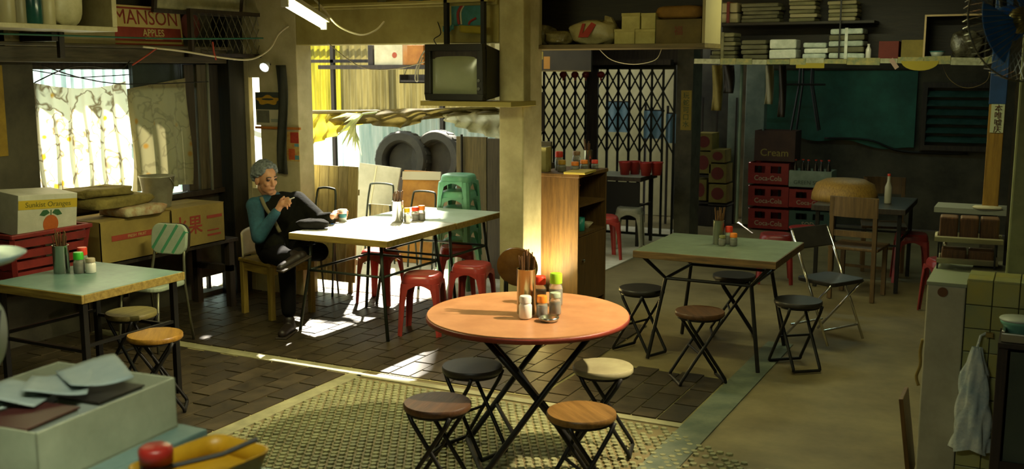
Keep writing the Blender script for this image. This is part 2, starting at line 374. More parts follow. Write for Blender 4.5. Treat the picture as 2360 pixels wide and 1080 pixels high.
def square_table(name, label, c, sx, sy, h, mtop, medge, mleg, kind, seed=0):
    t = thing(name, label, 'table', (c[0], c[1], 0))
    MB().b2((-sx / 2 + .006, -sy / 2 + .006, h - .012), (sx / 2 - .006, sy / 2 - .006, h)).build('tabletop', mtop, t, bevel=.003)
    for a, b in (((-sx / 2, -sy / 2), (sx / 2, -sy / 2 + .02)), ((-sx / 2, sy / 2 - .02), (sx / 2, sy / 2)), ((-sx / 2, -sy / 2 + .02), (-sx / 2 + .02, sy / 2 - .02)), ((sx / 2 - .02, -sy / 2 + .02), (sx / 2, sy / 2 - .02))):
        MB().b2((a[0], a[1], h - .05), (b[0], b[1], h - .002)).build('edge_band', medge, t, bevel=.003)
    MB().b2((-sx / 2 + .02, -sy / 2 + .02, h - .04), (sx / 2 - .02, sy / 2 - .02, h - .012)).build('underside', medge, t)
    ix, iy = sx / 2 - .05, sy / 2 - .05
    if kind == 'straight':
        for x in (-1, 1):
            for y in (-1, 1): MB().b2((x * ix - .017, y * iy - .017, 0), (x * ix + .017, y * iy + .017, h - .05)).build('leg', mleg, t, bevel=.003)
        for y in (-1, 1): MB().bar((-ix, y * iy, .42), (ix, y * iy, .42), .018).build('rail', mleg, t)
        for x in (-1, 1): MB().bar((x * ix, -iy, .45), (x * ix, iy, .45), .018).build('rail', mleg, t)
    elif kind == 'splay':
        for x in (-1, 1):
            for y in (-1, 1): MB().tube([(x * ix * .80, y * iy * .86, h - .05), (x * ix * .85, y * iy * .9, .46), (x * ix * 1.02, y * iy, 0)], .013).build('leg', mleg, t, smooth=True)
        for y in (-1, 1): MB().tube([(-ix * .85, y * iy * .9, .46), (ix * .85, y * iy * .9, .46)], .010).build('rail', mleg, t, smooth=True)
        for x in (-1, 1): MB().tube([(x * ix * .85, -iy * .9, .46), (x * ix * .85, iy * .9, .46)], .010).build('rail', mleg, t, smooth=True)
    else:   # bent: struts lean outwards from the middle, knee, then down to the floor
        for x in (-1, 1):
            for y in (-1, 1): MB().tube([(x * ix * 1.0, y * iy * .95, h - .05), (x * ix * .68, y * iy * .75, .55), (x * ix * .88, y * iy * 1.0, 0)], .014).build('leg', mleg, t)
        for y in (-1, 1): MB().tube([(-ix * .68, y * iy * .75, .55), (ix * .68, y * iy * .75, .55)], .011).build('rail', mleg, t)
        for x in (-1, 1): MB().tube([(x * ix * .68, -iy * .75, .55), (x * ix * .68, iy * .75, .55)], .011).build('rail', mleg, t)
    return t
H = 0.75
square_table('square_table', 'teal topped square table with wooden edges by the cardboard boxes', (-4.93, 4.21), .76, .76, H, m_teal, m_edge, m_black, 'straight')
square_table('square_table', 'sunlit white topped table the man leans on', (-4.53, 6.565), .88, .97, H, m_white, m_edge, m_gmetal, 'splay')
square_table('square_table', 'second white table reaching out into the yard', (-4.52, 7.45), .86, .76, H - .002, mat('pale_green_laminate', '#c3d0b8', rough=.35, col2='#a9b89c', scale=4, var=.05), m_edge, m_gmetal, 'splay')
square_table('square_table', 'grey green square table with brown edge in the dim right half', (-1.93, 6.95), .96, .86, H, m_teal2, m_edge2, m_black, 'bent')
ft = square_table('square_table', 'dark far table with an upturned basket on it', (-1.42, 9.98), .80, .95, H, mat('dark_laminate', '#4a473c', rough=.4, col2='#2e2c26', var=.05), m_timber, m_black, 'straight')
# round folding table
rt_ = thing('round_table', 'round red topped folding table in the middle of the room', 'table', (-2.24, 4.57, 0), R(128))
MB().lathe([(0, H - .004), (.495, H - .004), (.503, H - .001), (.505, H - .006), (.505, H - .026), (.498, H - .03), (0, H - .03)], 64).build('tabletop', m_orange, rt_, auto=40)
MB().lathe([(.499, H - .034), (.508, H - .032), (.509, H - .012), (.506, H - .008)], 64).build('edge_band', mat('red_edge', '#8c3a28', rough=.45, var=.1, col2='#6a2a1e'), rt_, smooth=True)
MB().b2((-.32, -.03, H - .06), (.32, .03, H - .03)).b2((-.03, -.32, H - .06), (.03, .32, H - .03)).build('brace', m_timber, rt_)
for s in (-1, 1):
    MB().tube([(s * .25, -.27, H - .05), (s * .25, -.04, .42), (s * .25, .24, .05), (s * .25, .27, .015)], .016).build('leg', m_black, rt_, smooth=True)
    MB().tube([(s * .215, .27, H - .05), (s * .215, .04, .42), (s * .215, -.24, .05), (s * .215, -.27, .015)], .016).build('leg', m_black, rt_, smooth=True)
MB().tube([(-.25, .27, .016), (.25, .27, .016)], .015).build('foot_bar', m_black, rt_); MB().tube([(-.215, -.27, .016), (.215, -.27, .016)], .015).build('foot_bar', m_black, rt_)
MB().tube([(-.25, 0.115, .2), (.25, .115, .2)], .011).build('crossbar', m_black, rt_); MB().tube([(-.25, 0, .385), (.25, 0, .385)], .011).build('crossbar', m_black, rt_)

# ------------------------------------------------------------------ folding round stools
def folding_stool(mseat, label, dia=.31):
    t = thing('folding_stool', label, 'stool'); h = .455; r = dia / 2
    MB().lathe([(0, h - .03), (r * .97, h - .03), (r, h - .024), (r, h - .006), (r * .975, h), (0, h)], 40).build('seat', mseat, t, auto=40)
    MB().lathe([(r * .86, h - .045), (r * .9, h - .045), (r * .9, h - .03), (r * .86, h - .03)], 32).build('seat_ring', m_black, t)
    for s in (-1, 1):
        MB().tube([(s * .115, -.105, h - .03), (s * .115, -.085, .38), (s * .115, .145, .03), (s * .115, .15, .011)], .0105).build('leg', m_black, t, smooth=True)
        MB().tube([(s * .094, .105, h - .03), (s * .094, .085, .38), (s * .094, -.145, .03), (s * .094, -.15, .011)], .0105).build('leg', m_black, t, smooth=True)
    MB().tube([(-.115, .15, .0105), (.115, .15, .0105)], .0105).build('foot_bar', m_black, t); MB().tube([(-.094, -.15, .0105), (.094, -.15, .0105)], .0105).build('foot_bar', m_black, t)
    MB().tube([(-.115, 0.03, .205), (.115, .03, .205)], .008).build('crossbar', m_black, t)
    return t
ws = dict(
    brown=wood('seat_brown', '#5c3d24', '#402916', rough=.45), yellow=wood('seat_yellow', '#7d5c2c', '#5c411b', rough=.4),
    ochre=wood('seat_ochre', '#a57c30', '#7c581e', rough=.35), pale=mat('seat_pale', '#98926e', rough=.4, col2='#7d7656', scale=5, var=.05),
    dark=mat('seat_dark', '#35302a', rough=.4, col2='#221f1b', scale=5, var=.1), olive=wood('seat_olive', '#8b8048', '#665c30', rough=.5))
G = 'folding stools'
protos = {}
def stool(kind, loc, rz, label):
    first = kind not in protos
    if first: protos[kind] = folding_stool(ws[kind], label)
    return place(protos[kind], first, (loc[0], loc[1], 0), R(rz), label, G)
stool('brown', pz(1008, 925, .455), 98, 'brown seated folding stool at the front left of the round table')
stool('yellow', pz(1340, 947, .455), 140, 'yellow brown seated folding stool at the front right of the round table')
stool('pale', pz(1390, 842, .455), 105, 'pale seated folding stool at the back right of the round table')
stool('dark', pz(1088, 841, .455), 75, 'black seated folding stool at the back left of the round table')
stool('ochre', pz(357, 768, .455), 130, 'glossy ochre seated folding stool in front of the teal table')
stool('olive', pz(302, 717, .455), 95, 'olive seated folding stool half under the teal table')
stool('dark', pz(1478, 662, .455), 70, 'dark folding stool left of the dim square table')
stool('brown', pz(1613, 715, .455), 125, 'brown folding stool in front of the dim square table')
stool('dark', pz(1840, 690, .455), 40, 'dark folding stool at the right corner of the dim square table')
stool('dark', pz(1692, 632, .455), 110, 'dark folding stool under the back edge of the dim square table')

# folded stool leaning beside the column, its disc seat turned to the room
fs = thing('folded_stool', 'folded round stool leaning on the column with its brown disc seat upright', 'stool', (-3.42, 6.80, 0), R(14))
Mt = Matrix.Translation((0, 0, .50)) @ Euler((R(-76), 0, 0)).to_matrix().to_4x4()
MB().lathe([(0, -.012), (.15, -.012), (.155, -.008), (.155, .008), (.15, .012), (0, .012)], 40, M=Mt.copy()).build('seat', mat('seat_gloss', '#7d5428', rough=.22, col2='#5f3c1a', scale=6, var=.1), fs, auto=40)
for x in (-.10, -.085, .085, .10):
    MB().tube([(x, .05, .56), (x, .02, .34), (x, -.03 + abs(x) * .6, .012)], .0105).build('leg', m_black, fs, smooth=True)
MB().tube([(-.1, .03, .012), (.1, .03, .012)], .0105).build('foot_bar', m_black, fs)

# ------------------------------------------------------------------ moulded plastic stools
def plastic_stool(name, m, label):
    t = thing(name, label, 'stool'); h = .455
    sq = lambda w, r, z: [(x, y, z) for x, y in rrect(w, w, r, 5)]
    rings = [sq(.01, .004, h - .006), sq(.17, .06, h - .006), sq(.235, .085, h - .002), sq(.265, .09, h - .008), sq(.282, .09, h - .03), sq(.288, .088, h - .07), sq(.276, .085, h - .07), sq(.265, .08, h - .03), sq(.01, .004, h - .016)]
    mb = MB(); n = len(rings[0])
    mb.add([p for r_ in rings for p in r_], [(i * n + k, i * n + (k + 1) % n, (i + 1) * n + (k + 1) % n, (i + 1) * n + k) for i in range(len(rings) - 1) for k in range(n)])
    mb.build('seat', m, t, auto=50)
    for sx in (-1, 1):
        for sy in (-1, 1):
            # angled leg: L-shaped section, flaring and tapering to the floor
            vs = []; secs = [(.142, .085, h - .065), (.147, .062, h - .11), (.152, .047, .26), (.165, .036, 0.0)]
            for e, w_, z in secs:
                th = .008
                for (x, y) in ((e, e - .02), (e - .02, e), (e - w_, e), (e - w_, e - th), (e - .024, e - th), (e - th, e - .024), (e - th, e - w_), (e, e - w_)):
                    vs.append((sx * x, sy * y, z))
            fs_ = [(i * 8 + k, i * 8 + (k + 1) % 8, (i + 1) * 8 + (k + 1) % 8, (i + 1) * 8 + k) for i in range(3) for k in range(8)] + [tuple(range(24, 32)), tuple(range(7, -1, -1))]
            MB().add(vs, fs_).build('leg', m, t)
    for q in range(4):
        # arched apron between the legs
        Mq = Euler((0, 0, q * PI / 2)).to_matrix().to_4x4(); pts = []; N_ = 10
        top = [(-.09 + .18 * i / N_, h - .06) for i in range(N_ + 1)]; bot = [(-.09 + .18 * i / N_, h - .11 + .035 * math.sin(PI * i / N_)) for i in range(N_ + 1)]
        vs = [(x, -.143 - (h - .06 - z) * .06, z) for x, z in top] + [(x, -.143 - (h - .06 - z) * .06, z) for x, z in bot]
        MB().add(vs, [(i, i + 1, N_ + 2 + i, N_ + 1 + i) for i in range(N_)], Mq).build('apron', m, t, solid=.006)
    return t
m_red = mat('red_plastic', '#b3413a', rough=.3, col2='#8f322c', scale=4, var=.1)
m_redd = mat('dark_red_plastic', '#8e2f2c', rough=.35, col2='#6d2422', scale=4, var=.1)
m_green = mat('green_plastic', '#6fa884', rough=.35, col2='#568c6c', scale=4, var=.08)
rs = plastic_stool('plastic_stool', m_red, 'x'); GR = 'red plastic stools'
place(rs, True, (-4.06, 6.5, 0), R(20), 'red plastic stool nearest the round table', GR)
place(rs, False, (-4.93, 7.22, 0), R(5), 'red plastic stool on the far side of the sunlit tables', GR)
place(rs, False, (-4.44, 7.66, 0), R(30), 'red plastic stool half hidden behind the one by the column', GR)
place(rs, False, (-3.93, 7.02, 0), R(10), 'red plastic stool standing between the tables and the column', GR)
place(rs, False, (-4.02, 10.0, 0), R(35), 'red plastic stool behind the brown cabinet', GR)
rd = plastic_stool('plastic_stool', m_redd, 'x')
place(rd, True, (-1.03, 10.2, 0), R(10), 'dark red plastic stool beside the far table', GR)
place(rd, False, (-.62, 8.9, 0), R(25), 'dark red plastic stool behind the white counter end', GR)
place(rd, False, (-2.15, 9.6, 0), R(15), 'dark red plastic stool behind the dim square table', GR)
wsx = plastic_stool('plastic_stool', mat('cream_plastic', '#9c9a82', rough=.4, col2='#7c7a66', var=.1), 'x')
place(wsx, True, (-4.02, 10.75, 0), R(15), 'cream plastic stool behind the red one by the gate')
gs = plastic_stool('plastic_stool', m_green, 'x'); base = Vector((-4.62, 8.02, 0))
for i in range(5):
    place(gs, i == 0, (base.x, base.y, i * .145), R(8), ['lowest', 'second lowest', 'middle', 'second highest', 'topmost'][i] + ' green plastic stool of the stack in the yard', 'stacked green stools')

# ------------------------------------------------------------------ chairs
# striped metal dining chair
sc = thing('dining_chair', 'dining chair with a green and white striped backrest behind the teal table', 'chair', (-5.55, 5.28, 0), R(8))
pad = [(x, y + .0) for x, y in rrect(.30, .22, .07, 6)]
Mp = Matrix.Translation((0, .235, .74)) @ Euler((R(82), 0, 0)).to_matrix().to_4x4()
mpad = mat('white_vinyl', '#b9c4b0', rough=.45, col2='#9aa894', scale=5, var=.05)
bk = MB(); bk.prism(pad, .03, Mp); bko = bk.build('backrest', mpad, sc, bevel=.008)
MB().prism([(x * 1.03, y * 1.03) for x, y in pad], .018, Mp @ Matrix.Translation((0, 0, -.02))).build('back_shell', m_timber, sc, bevel=.004)
def clip_strip(x0, w_, ang):
    # a diagonal stripe cut to the pad outline
    dx, dy = math.cos(ang), math.sin(ang); pts = []
    inside = lambda x, y: abs(x) < .146 and abs(y) < .106 and not (abs(x) > .085 and abs(y) > .045 and (abs(x) - .085) ** 2 + (abs(y) - .045) ** 2 > .061 ** 2)
    L_ = [t / 200 for t in range(-60, 61) if inside(x0 + dx * t / 200, dy * t / 200)]
    a, b = L_[0], L_[-1]; nx, ny = -dy * w_ / 2, dx * w_ / 2
    return [(x0 + dx * a - nx, dy * a - ny), (x0 + dx * b - nx, dy * b - ny), (x0 + dx * b + nx, dy * b + ny), (x0 + dx * a + nx, dy * a + ny)]
for x0 in (-.085, .01, .105):
    MB().prism(clip_strip(x0, .022, R(58)), .0315, Mp).build('stripe', mat('stripe_green', '#4f9a72', rough=.45, var=.05), bko)
MB().prism(rrect(.36, .36, .08, 5), .035, Matrix.Translation((0, 0, .43))).build('seat', mpad, sc, bevel=.01)
mch = mat('chair_tube', '#7d7c66', rough=.35, metal=.7, var=.1)
for s in (-1, 1):
    MB().tube([(s * .115, .245, .80), (s * .13, .20, .60), (s * .15, .17, .43), (s * .16, .23, 0)], .0105).build('leg', mch, sc, smooth=True)
    MB().tube([(s * .15, -.13, .43), (s * .165, -.18, 0)], .0105).build('leg', mch, sc, smooth=True)
# the man's wooden chair with a pale curved back
wc = thing('wooden_chair', 'yellow wooden chair with a pale curved back under the seated man', 'chair', (-5.44, 6.50, 0), R(-16))
m_yel = wood('yellow_wood', '#a18a3c', '#7c6626', axis=2); m_yelx = wood('yellow_wood_seat', '#a88f40', '#80692a', axis=0)
for x in (-.19, .19):
    for y in (-.19, .19): MB().b2((x - .022, y - .022, 0), (x + .022, y + .022, .43)).build('leg', m_yel, wc, bevel=.003)
MB().b2((-.22, -.22, .43), (.22, .22, .458)).build('seat', m_yelx, wc, bevel=.006)
for a, b in (((-.17, -.2), (.17, -.18)), ((-.17, .18), (.17, .2))): MB().b2((a[0], a[1], .36), (b[0], b[1], .43)).build('apron', m_yelx, wc)
for x in (-.19, .19): MB().b2((x - .01, -.17, .36), (x + .01, .17, .43)).build('apron', m_yelx, wc)
def cb(u, v):
    a = R(-80 + 160 * u); return (-.10 - .16 * math.cos(a) + (1 - v) * .03 * math.cos(a), .235 * math.sin(a), .47 + v * (.17 + .05 * math.cos(a * 1.1)))
MB().grid(cb, 20, 8).build('backrest', mat('cream_shell', '#d6c9a0', rough=.35, var=.05, col2='#bcae84'), wc, smooth=True, solid=.014)
# two dim wooden chairs near the far table
def slat_chair(loc, rz, label):
    t = thing('slat_chair', label, 'chair', loc, R(rz)); mw = wood('chair_brown', '#6b5330', '#4b3820', axis=2)
    for x in (-.18, .18):
        MB().b2((x - .018, -.2, 0), (x + .018, -.165, .43)).build('leg', mw, t); MB().bar((x, .19, 0), (x, .22, .88), .034, .034).build('leg', mw, t)
    MB().b2((-.21, -.22, .43), (.21, .2, .455)).build('seat', mw, t, bevel=.006)
    MB().grid(lambda u, v: (-.2 + .4 * u, .215 + .03 * math.sin(PI * u), .72 + .17 * v), 10, 3).build('top_rail', mw, t, solid=.02)
    MB().b2((-.17, .195, .55), (.17, .215, .6)).build('back_slat', mw, t); MB().b2((-.17, -.19, .22), (.17, -.175, .245)).build('stretcher', mw, t)
    return t
slat_chair((-1.35, 10.72, 0), 10, 'brown wooden chair tucked behind the far table'); slat_chair((-1.36, 9.28, 0), 174, 'brown wooden chair on the near side of the far table')
# steel folding chair right of the dim table
fc = thing('folding_chair', 'thin chromed folding chair right of the dim square table', 'chair', (-1.30, 7.62, 0), R(60))
mcr = mat('chrome', '#d8d6cc', rough=.15, metal=1.0, var=.02)
for s in (-1, 1):
    MB().tube([(s * .19, .21, .80), (s * .19, -.16, .02)], .010).build('leg', mcr, fc, smooth=True); MB().tube([(s * .17, -.15, .45), (s * .17, .24, .02)], .010).build('leg', mcr, fc, smooth=True)
MB().tube([(-.19, -.11, .12), (.19, -.11, .12)], .008).build('crossbar', mcr, fc); MB().tube([(-.17, .2, .1), (.17, .2, .1)], .008).build('crossbar', mcr, fc)
MB().prism(rrect(.36, .34, .05, 4), .03, Matrix.Translation((0, 0, .44))).build('seat', ws['dark'], fc, bevel=.006)
MB().box((0, .19, .74), (.38, .02, .16), rx=R(-25)).build('backrest', ws['dark'], fc, bevel=.006)
# ------------------------------------------------------------------ condiments on the tables
m_chop = wood('chopstick_wood', '#7a5530', '#4e351d', axis=2); m_glass = mat('jar_glass', '#d8d8c8', rough=.08, glass=.75, var=.02)
def capmat(c): return mat('cap_' + c, c, rough=.35, var=.08, scale=10)
def holder(loc, label, h=.20, r=.036, n=16, mm=None, seed=1, where=None):
    t = thing('chopstick_holder', label, 'chopstick holder', loc, group='chopstick holders')
    MB().lathe([(r * .96, 0), (r, .004), (r, h), (r * 1.04, h + .003), (r * .93, h + .003), (r * .93, .01), (0, .01)], 28).build('cup', mm or m_steel, t, auto=40)
    rn = random.Random(seed)
    for i in range(n):
        a = rn.uniform(0, 6.28); q = r * .75 * math.sqrt(rn.random()); b = a + rn.uniform(-.6, .6); L_ = rn.uniform(.245, .27) * h / .2
        MB().cone((q * .5 * math.cos(a), q * .5 * math.sin(a), .012), (min(r * 1.25, q * 1.5) * math.cos(b), min(r * 1.25, q * 1.5) * math.sin(b), h + .09 * rn.uniform(.6, 1.05)), .0028, .0036, 5).build('chopstick', m_chop, t)
    return t
def jar(loc, label, body, cap, r=.026, h=.075, ch=.03, shaker=False, capr=None):
    t = thing('shaker' if shaker else 'sauce_jar', label, 'shaker' if shaker else 'jar', loc, group='condiment jars')
    cr = capr or r * .92
    MB().lathe([(r * .9, 0), (r, .005), (r, h * .8), (r * .8, h * .97), (r * .72, h)], 24).build('glass_body', m_glass if not shaker else mat('milk_glass', '#dcd9cc', rough=.2, var=.03), t, smooth=True)
    if not shaker: MB().lathe([(r * .86, .004), (r * .9, .01), (r * .9, h * .66), (0, h * .66)], 20).build('sauce', body, t, smooth=True)
    MB().lathe([(cr, h), (cr, h + ch * .85), (cr * .9, h + ch), (0, h + ch)], 24).build('cap', cap, t, auto=50)
    return t
sauces = dict(soy=mat('soy', '#20140c', rough=.2, var=.1), chili=mat('chili', '#8e2416', rough=.35, var=.3, scale=60), must=mat('mustard', '#a88a28', rough=.4, var=.1), oil=mat('chili_oil', '#b5562a', rough=.25, var=.2, scale=50))
RED, GRN, YEL, ORA, BRN, WHT = map(capmat, ('#d6402a', '#5fc32a', '#e3c21c', '#e8832a', '#8a6a48', '#d9d7cc'))
def on(px, py): p = pz(px, py, H); return (p.x, p.y, H)
# round table
a = on(1213, 722); holder(a, 'steel chopstick holder on the round red table', h=.225, r=.047, seed=4, mm=mat('bronze_steel', '#a5926a', rough=.25, metal=1, var=.1))
jar(on(1243, 697), 'chili jar with a red lid next to the chopsticks on the round table', sauces['chili'], RED, r=.036, h=.10, ch=.042)
jar(on(1281, 702), 'jar with a lime green lid on the round table', sauces['must'], mat('cap_lime', '#9cc832', rough=.3, var=.05), r=.035, h=.115, ch=.052)
jar(on(1279, 723), 'small pepper jar with a grey lid on the round table', sauces['must'], mat('cap_greygreen', '#9aa68c', rough=.4, var=.05), r=.030, h=.085, ch=.024)
jar(on(1249, 728), 'small jar of chili oil with an orange lid on the round table', sauces['oil'], ORA, r=.028, h=.07, ch=.034)
jar(on(1211, 732), 'white salt shaker on the round table', sauces['soy'], WHT, r=.032, h=.078, ch=.032, shaker=True)
solo('ashtray', MB().lathe([(0, .004), (.035, .004), (.045, .018), (.05, .018), (.045, 0), (0, 0)], 24), m_steel, 'small steel dish between the jars on the round table', 'dish', on(1265, 738), smooth=True)
# teal table left
a = on(143, 628); holder(a, 'steel chopstick holder on the teal table', h=.165, r=.046, seed=9, n=20)
jar(on(183, 629), 'jar with a bright green lid on the teal table', sauces['soy'], mat('cap_green', '#3fae30', rough=.35, var=.05), r=.032, h=.085, ch=.042)
jar(on(192, 620), 'jar with a red lid behind the green one on the teal table', sauces['soy'], RED, r=.032, h=.09, ch=.045)
jar(on(210, 628), 'white shaker with a tan lid on the teal table', sauces['soy'], mat('cap_tan', '#a5977c', rough=.5, var=.05), r=.030, h=.065, ch=.024, shaker=True)
# sunlit table
a = on(917, 511); holder(a, 'steel chopstick holder on the sunlit white table', h=.165, r=.044, seed=12)
jar(on(938, 510), 'jar with a yellow lid on the sunlit table', sauces['must'], YEL, r=.026, h=.075, ch=.034)
jar(on(957, 508), 'jar of red sauce with a red lid on the sunlit table', sauces['chili'], RED, r=.031, h=.08, ch=.03)
jar(on(972, 507), 'jar of red sauce with an orange lid on the sunlit table', sauces['chili'], ORA, r=.030, h=.085, ch=.034)
jar(on(941, 513), 'white shaker in front of the yellow lidded jar on the sunlit table', sauces['soy'], WHT, r=.020, h=.05, ch=.015, shaker=True)
# dim table
a = on(1655, 562); holder(a, 'dull chopstick holder on the dim square table', h=.165, r=.038, seed=15, mm=mat('dull_steel', '#8e9080', rough=.35, metal=.9, var=.1))
jar(on(1679, 562), 'jar with a red lid on the dim square table', sauces['soy'], RED, r=.028, h=.085, ch=.04)
jar(on(1690, 566), 'jar with an orange lid on the dim square table', sauces['oil'], ORA, r=.027, h=.06, ch=.028)
jar(on(1664, 566), 'small olive jar on the dim square table', sauces['must'], mat('cap_olive', '#7b7a48', rough=.5, var=.05), r=.024, h=.055, ch=.018)
# far table
z = H
solo('wicker_basket', MB().lathe([(.30, 0), (.295, .06), (.26, .15), (.18, .19), (0, .195)], 28), wood('wicker', '#b18a3c', '#80602a', axis=2, scale=8), 'upturned yellow wicker basket on the far table', 'basket', (-1.62, 10.02, z), smooth=True)
t = thing('bottle', 'tall pale bottle standing on the far table', 'bottle', (-1.22, 9.9, z))
MB().lathe([(.03, 0), (.032, .01), (.032, .15), (.014, .2), (.012, .25), (0, .25)], 18).build('glass_body', mat('pale_bottle', '#a9a48c', rough=.2, var=.05), t, smooth=True)
MB().lathe([(.014, .25), (.014, .27), (0, .27)], 14).build('cap', RED, t)
# ------------------------------------------------------------------ the yard behind the opening
m_fy = mat('yellow_sheet', '#b3a62c', rough=.4, col2='#5c5a14', scale=1.6, var=.2, trans=.35, stretch=(7, 7, .5))
m_fo = mat('olive_sheet', '#8f8450', rough=.5, col2='#5a522c', scale=1.6, var=.2, trans=.2, stretch=(7, 7, .5))
m_fw = mat('white_sheet', '#dfe8e2', rough=.4, col2='#8fb0ac', scale=1.6, var=.2, trans=.5, stretch=(7, 7, .5))
def corrugated(x0, x1, z0, z1, pitch=.1, amp=.018, per=6):
    n = int((x1 - x0) / pitch * per); mb = MB()
    vs = []
    for i in range(n + 1):
        x = x0 + (x1 - x0) * i / n; y = amp * math.sin(2 * PI * x / pitch); vs += [(x, y, z0), (x, y, z1)]
    return mb.add(vs, [(2 * i, 2 * i + 2, 2 * i + 3, 2 * i + 1) for i in range(n)])
fe = thing('corrugated_fence', 'corrugated yellow and white plastic fence at the end of the yard', 'fence', (0, 12.0, 0))
fx = [-11.2 + .8 * i for i in range(6)]
for i, x in enumerate(fx):
    corrugated(x, x + .83, 1.32, 2.85).build('sheet', m_fy if i < 3 else m_fo, fe, smooth=True, label='yellow sheet' if i < 3 else 'dull olive sheet')
    corrugated(x, x + .83, 0.02, 1.36).build('sheet', m_fw, fe, smooth=True, label='milky white sheet')
for zz in (.1, 1.34, 2.2): MB().b2((fx[0], .03, zz), (fx[-1] + .8, .07, zz + .05)).build('rail', m_timber, fe)
for x in fx[::2]: MB().b2((x, .07, 0), (x + .06, .13, 2.85)).build('post', m_timber, fe)
# poles and hanging cloths across the yard
A = py_(686, 262, 7.92); B = py_(1150, 252, 7.92)
solo('bamboo_pole', MB().tube([A - Vector((.6, 0, 0)), A.lerp(B, .5), B + Vector((.3, 0, 0))], .018, 8), wood('bamboo', '#6e6230', '#4c4420', axis=0), 'bamboo pole carrying the cloths across the yard', 'pole', smooth=True)
def cloth(pxs, tops, bots, Y, folds, seed, wob=.05):
    rn = random.Random(seed); ph = rn.uniform(0, 6)
    def ip(arr, u): k = u * (len(arr) - 1); i = min(int(k), len(arr) - 2); return arr[i] + (arr[i + 1] - arr[i]) * (k - i)
    def fn(u, v):
        px = ip(pxs, u); a = py_(px, ip(tops, u), Y); b = py_(px, ip(bots, u), Y); p = a.lerp(b, v)
        return (p.x, p.y + wob * math.sin(folds * 2 * PI * u + ph + 1.5 * v) * (.3 + v) + .03 * math.sin(9 * v + 5 * u), p.z)
    return MB().grid(fn, 40, 12)
solo('plastic_sheet', cloth([690, 760, 840], [264, 262, 258], [342, 318, 282], 7.92, 5, 1), mat('yellow_plastic', '#c9bd3c', rough=.3, col2='#988c2c', scale=4, var=.1, trans=.55), 'sagging yellow plastic sheet left of the palm frond', 'sheet', smooth=True)
solo('net_cloth', cloth([760, 850, 930, 985, 1060, 1145], [264, 254, 250, 250, 247, 246], [290, 285, 296, 275, 266, 264], 7.88, 6, 2, .05), mat('olive_net', '#6b5f2e', rough=.8, col2='#443c1e', scale=6, var=.1, trans=.25), 'dark olive net slung across the middle of the yard', 'net', smooth=True)
solo('clear_sheet', cloth([1020, 1080, 1150], [254.8, 253.4, 252], [275, 300, 322], 7.92, 4, 3, .03), mat('clear_plastic', '#d9d6b8', rough=.25, col2='#aaa882', scale=5, var=.1, trans=.55), 'pale crumpled plastic sheet beside the column', 'sheet', smooth=True)
# palm frond
c0 = py_(836, 262, 7.8); pf = thing('palm_frond', 'drooping pale palm frond in the yard', 'plant', tuple(c0))
mp_ = mat('palm_leaf', '#d3d9b4', rough=.5, col2='#93a268', var=.2, trans=.4); rn = random.Random(8)
PP_ = A.lerp(B, (c0.x + .1 - A.x) / (B.x - A.x)) - c0
MB().tube([tuple(PP_), (0, 0, 0), (-.12, 0, -.12)], .009).build('stem', mp_, pf)
for i in range(15):
    a = R(185 + i * 7.5 + rn.uniform(-3, 3)); L_ = rn.uniform(.18, .32); d = Vector((math.cos(a), rn.uniform(-.2, .2), math.sin(a))); s = Vector((-.12 * i / 15, 0, -.12 * i / 15)); n_ = Vector((-d.z, 0, d.x)) * .016
    t_ = s + d * L_ + Vector((0, 0, -.03)); q = s + d * L_ * .5
    MB().add([s, q - n_, t_, q + n_, q + Vector((0, .006, 0))], [(0, 1, 4), (1, 2, 4), (2, 3, 4), (3, 0, 4)]).build('leaf', mp_, pf)
# low ledge and tyres
structure(MB().b2((-6.9, 9.55, 0), (-4.95, 10.1, .62)).build('trim_10', mat('ledge', '#8c866c', rough=.8, var=.05, col2='#6d684f')), 'low rendered ledge under the tyres', 'ledge')
m_rub = mat('rubber', '#3a382c', rough=.7, col2='#27261f', var=.1, scale=8, bump=.1)
def tyre(px, ptop, Y, rad, label, rz):
    p = py_(px, ptop, Y); c = Vector((p.x, Y, .62 + rad)); t = thing('tyre', label, 'tyre', (c.x, c.y, .62), R(rz), 'old tyres')
    M_ = Matrix.Translation((0, 0, rad)) @ Euler((R(84), 0, 0)).to_matrix().to_4x4(); ri = rad * .62
    MB().lathe([(ri, -.05), (ri * 1.12, -.085), (rad * .93, -.09), (rad, -.06), (rad, .06), (rad * .93, .09), (ri * 1.12, .085), (ri, .05), (ri, -.05)], 44, M=M_).build('tread', m_rub, t, auto=40)
    for q in range(22):
        a = 2 * PI * q / 22; MB().box((rad * math.cos(a), rad * math.sin(a), 0), (.012, .035, .11), M_, rz=a).build('lug', m_rub, t)
tyre(928, 322, 9.8, .325, 'larger worn tyre at the left of the two on the ledge', 4); tyre(1010, 314, 9.85, .335, 'right hand tyre on the ledge behind the cardboard', -6)
# leaning boards
def boards(name, label, cat, px0, px1, pt, Y, mats, n, lean=.22, roll=0.0, rail=True, lift=0.0):
    a = py_(px0, pt, Y); b = py_(px1, pt, Y); w_ = b.x - a.x; h = a.z; t = thing(name, label, cat, (a.x, Y - lean, 0))
    M_ = Euler((-math.atan2(lean, h), roll, 0)).to_matrix().to_4x4(); L_ = math.hypot(h, lean); rn = random.Random(int(px0))
    for i in range(n):
        o = MB().box((w_ * (i + .5) / n, 0, L_ / 2 + .004 + lift / 2), (w_ / n - .004, .018, L_ - lift - rn.uniform(0, .012)), M_).build('plank' if n > 1 else 'panel', mats[i % len(mats)], t, bevel=.002)
    if lift:
        for k in (.1, .9): MB().box((w_ * k, .02, (L_ * .4) / 2), (.04, .02, L_ * .4), M_).build('foot', mats[0], t)
    if rail:
        for zz in (.25, .8): MB().box((w_ / 2, .02, L_ * zz), (w_, .02, .05), M_).build('batten', mats[0], t)
    return t, M_, w_, L_
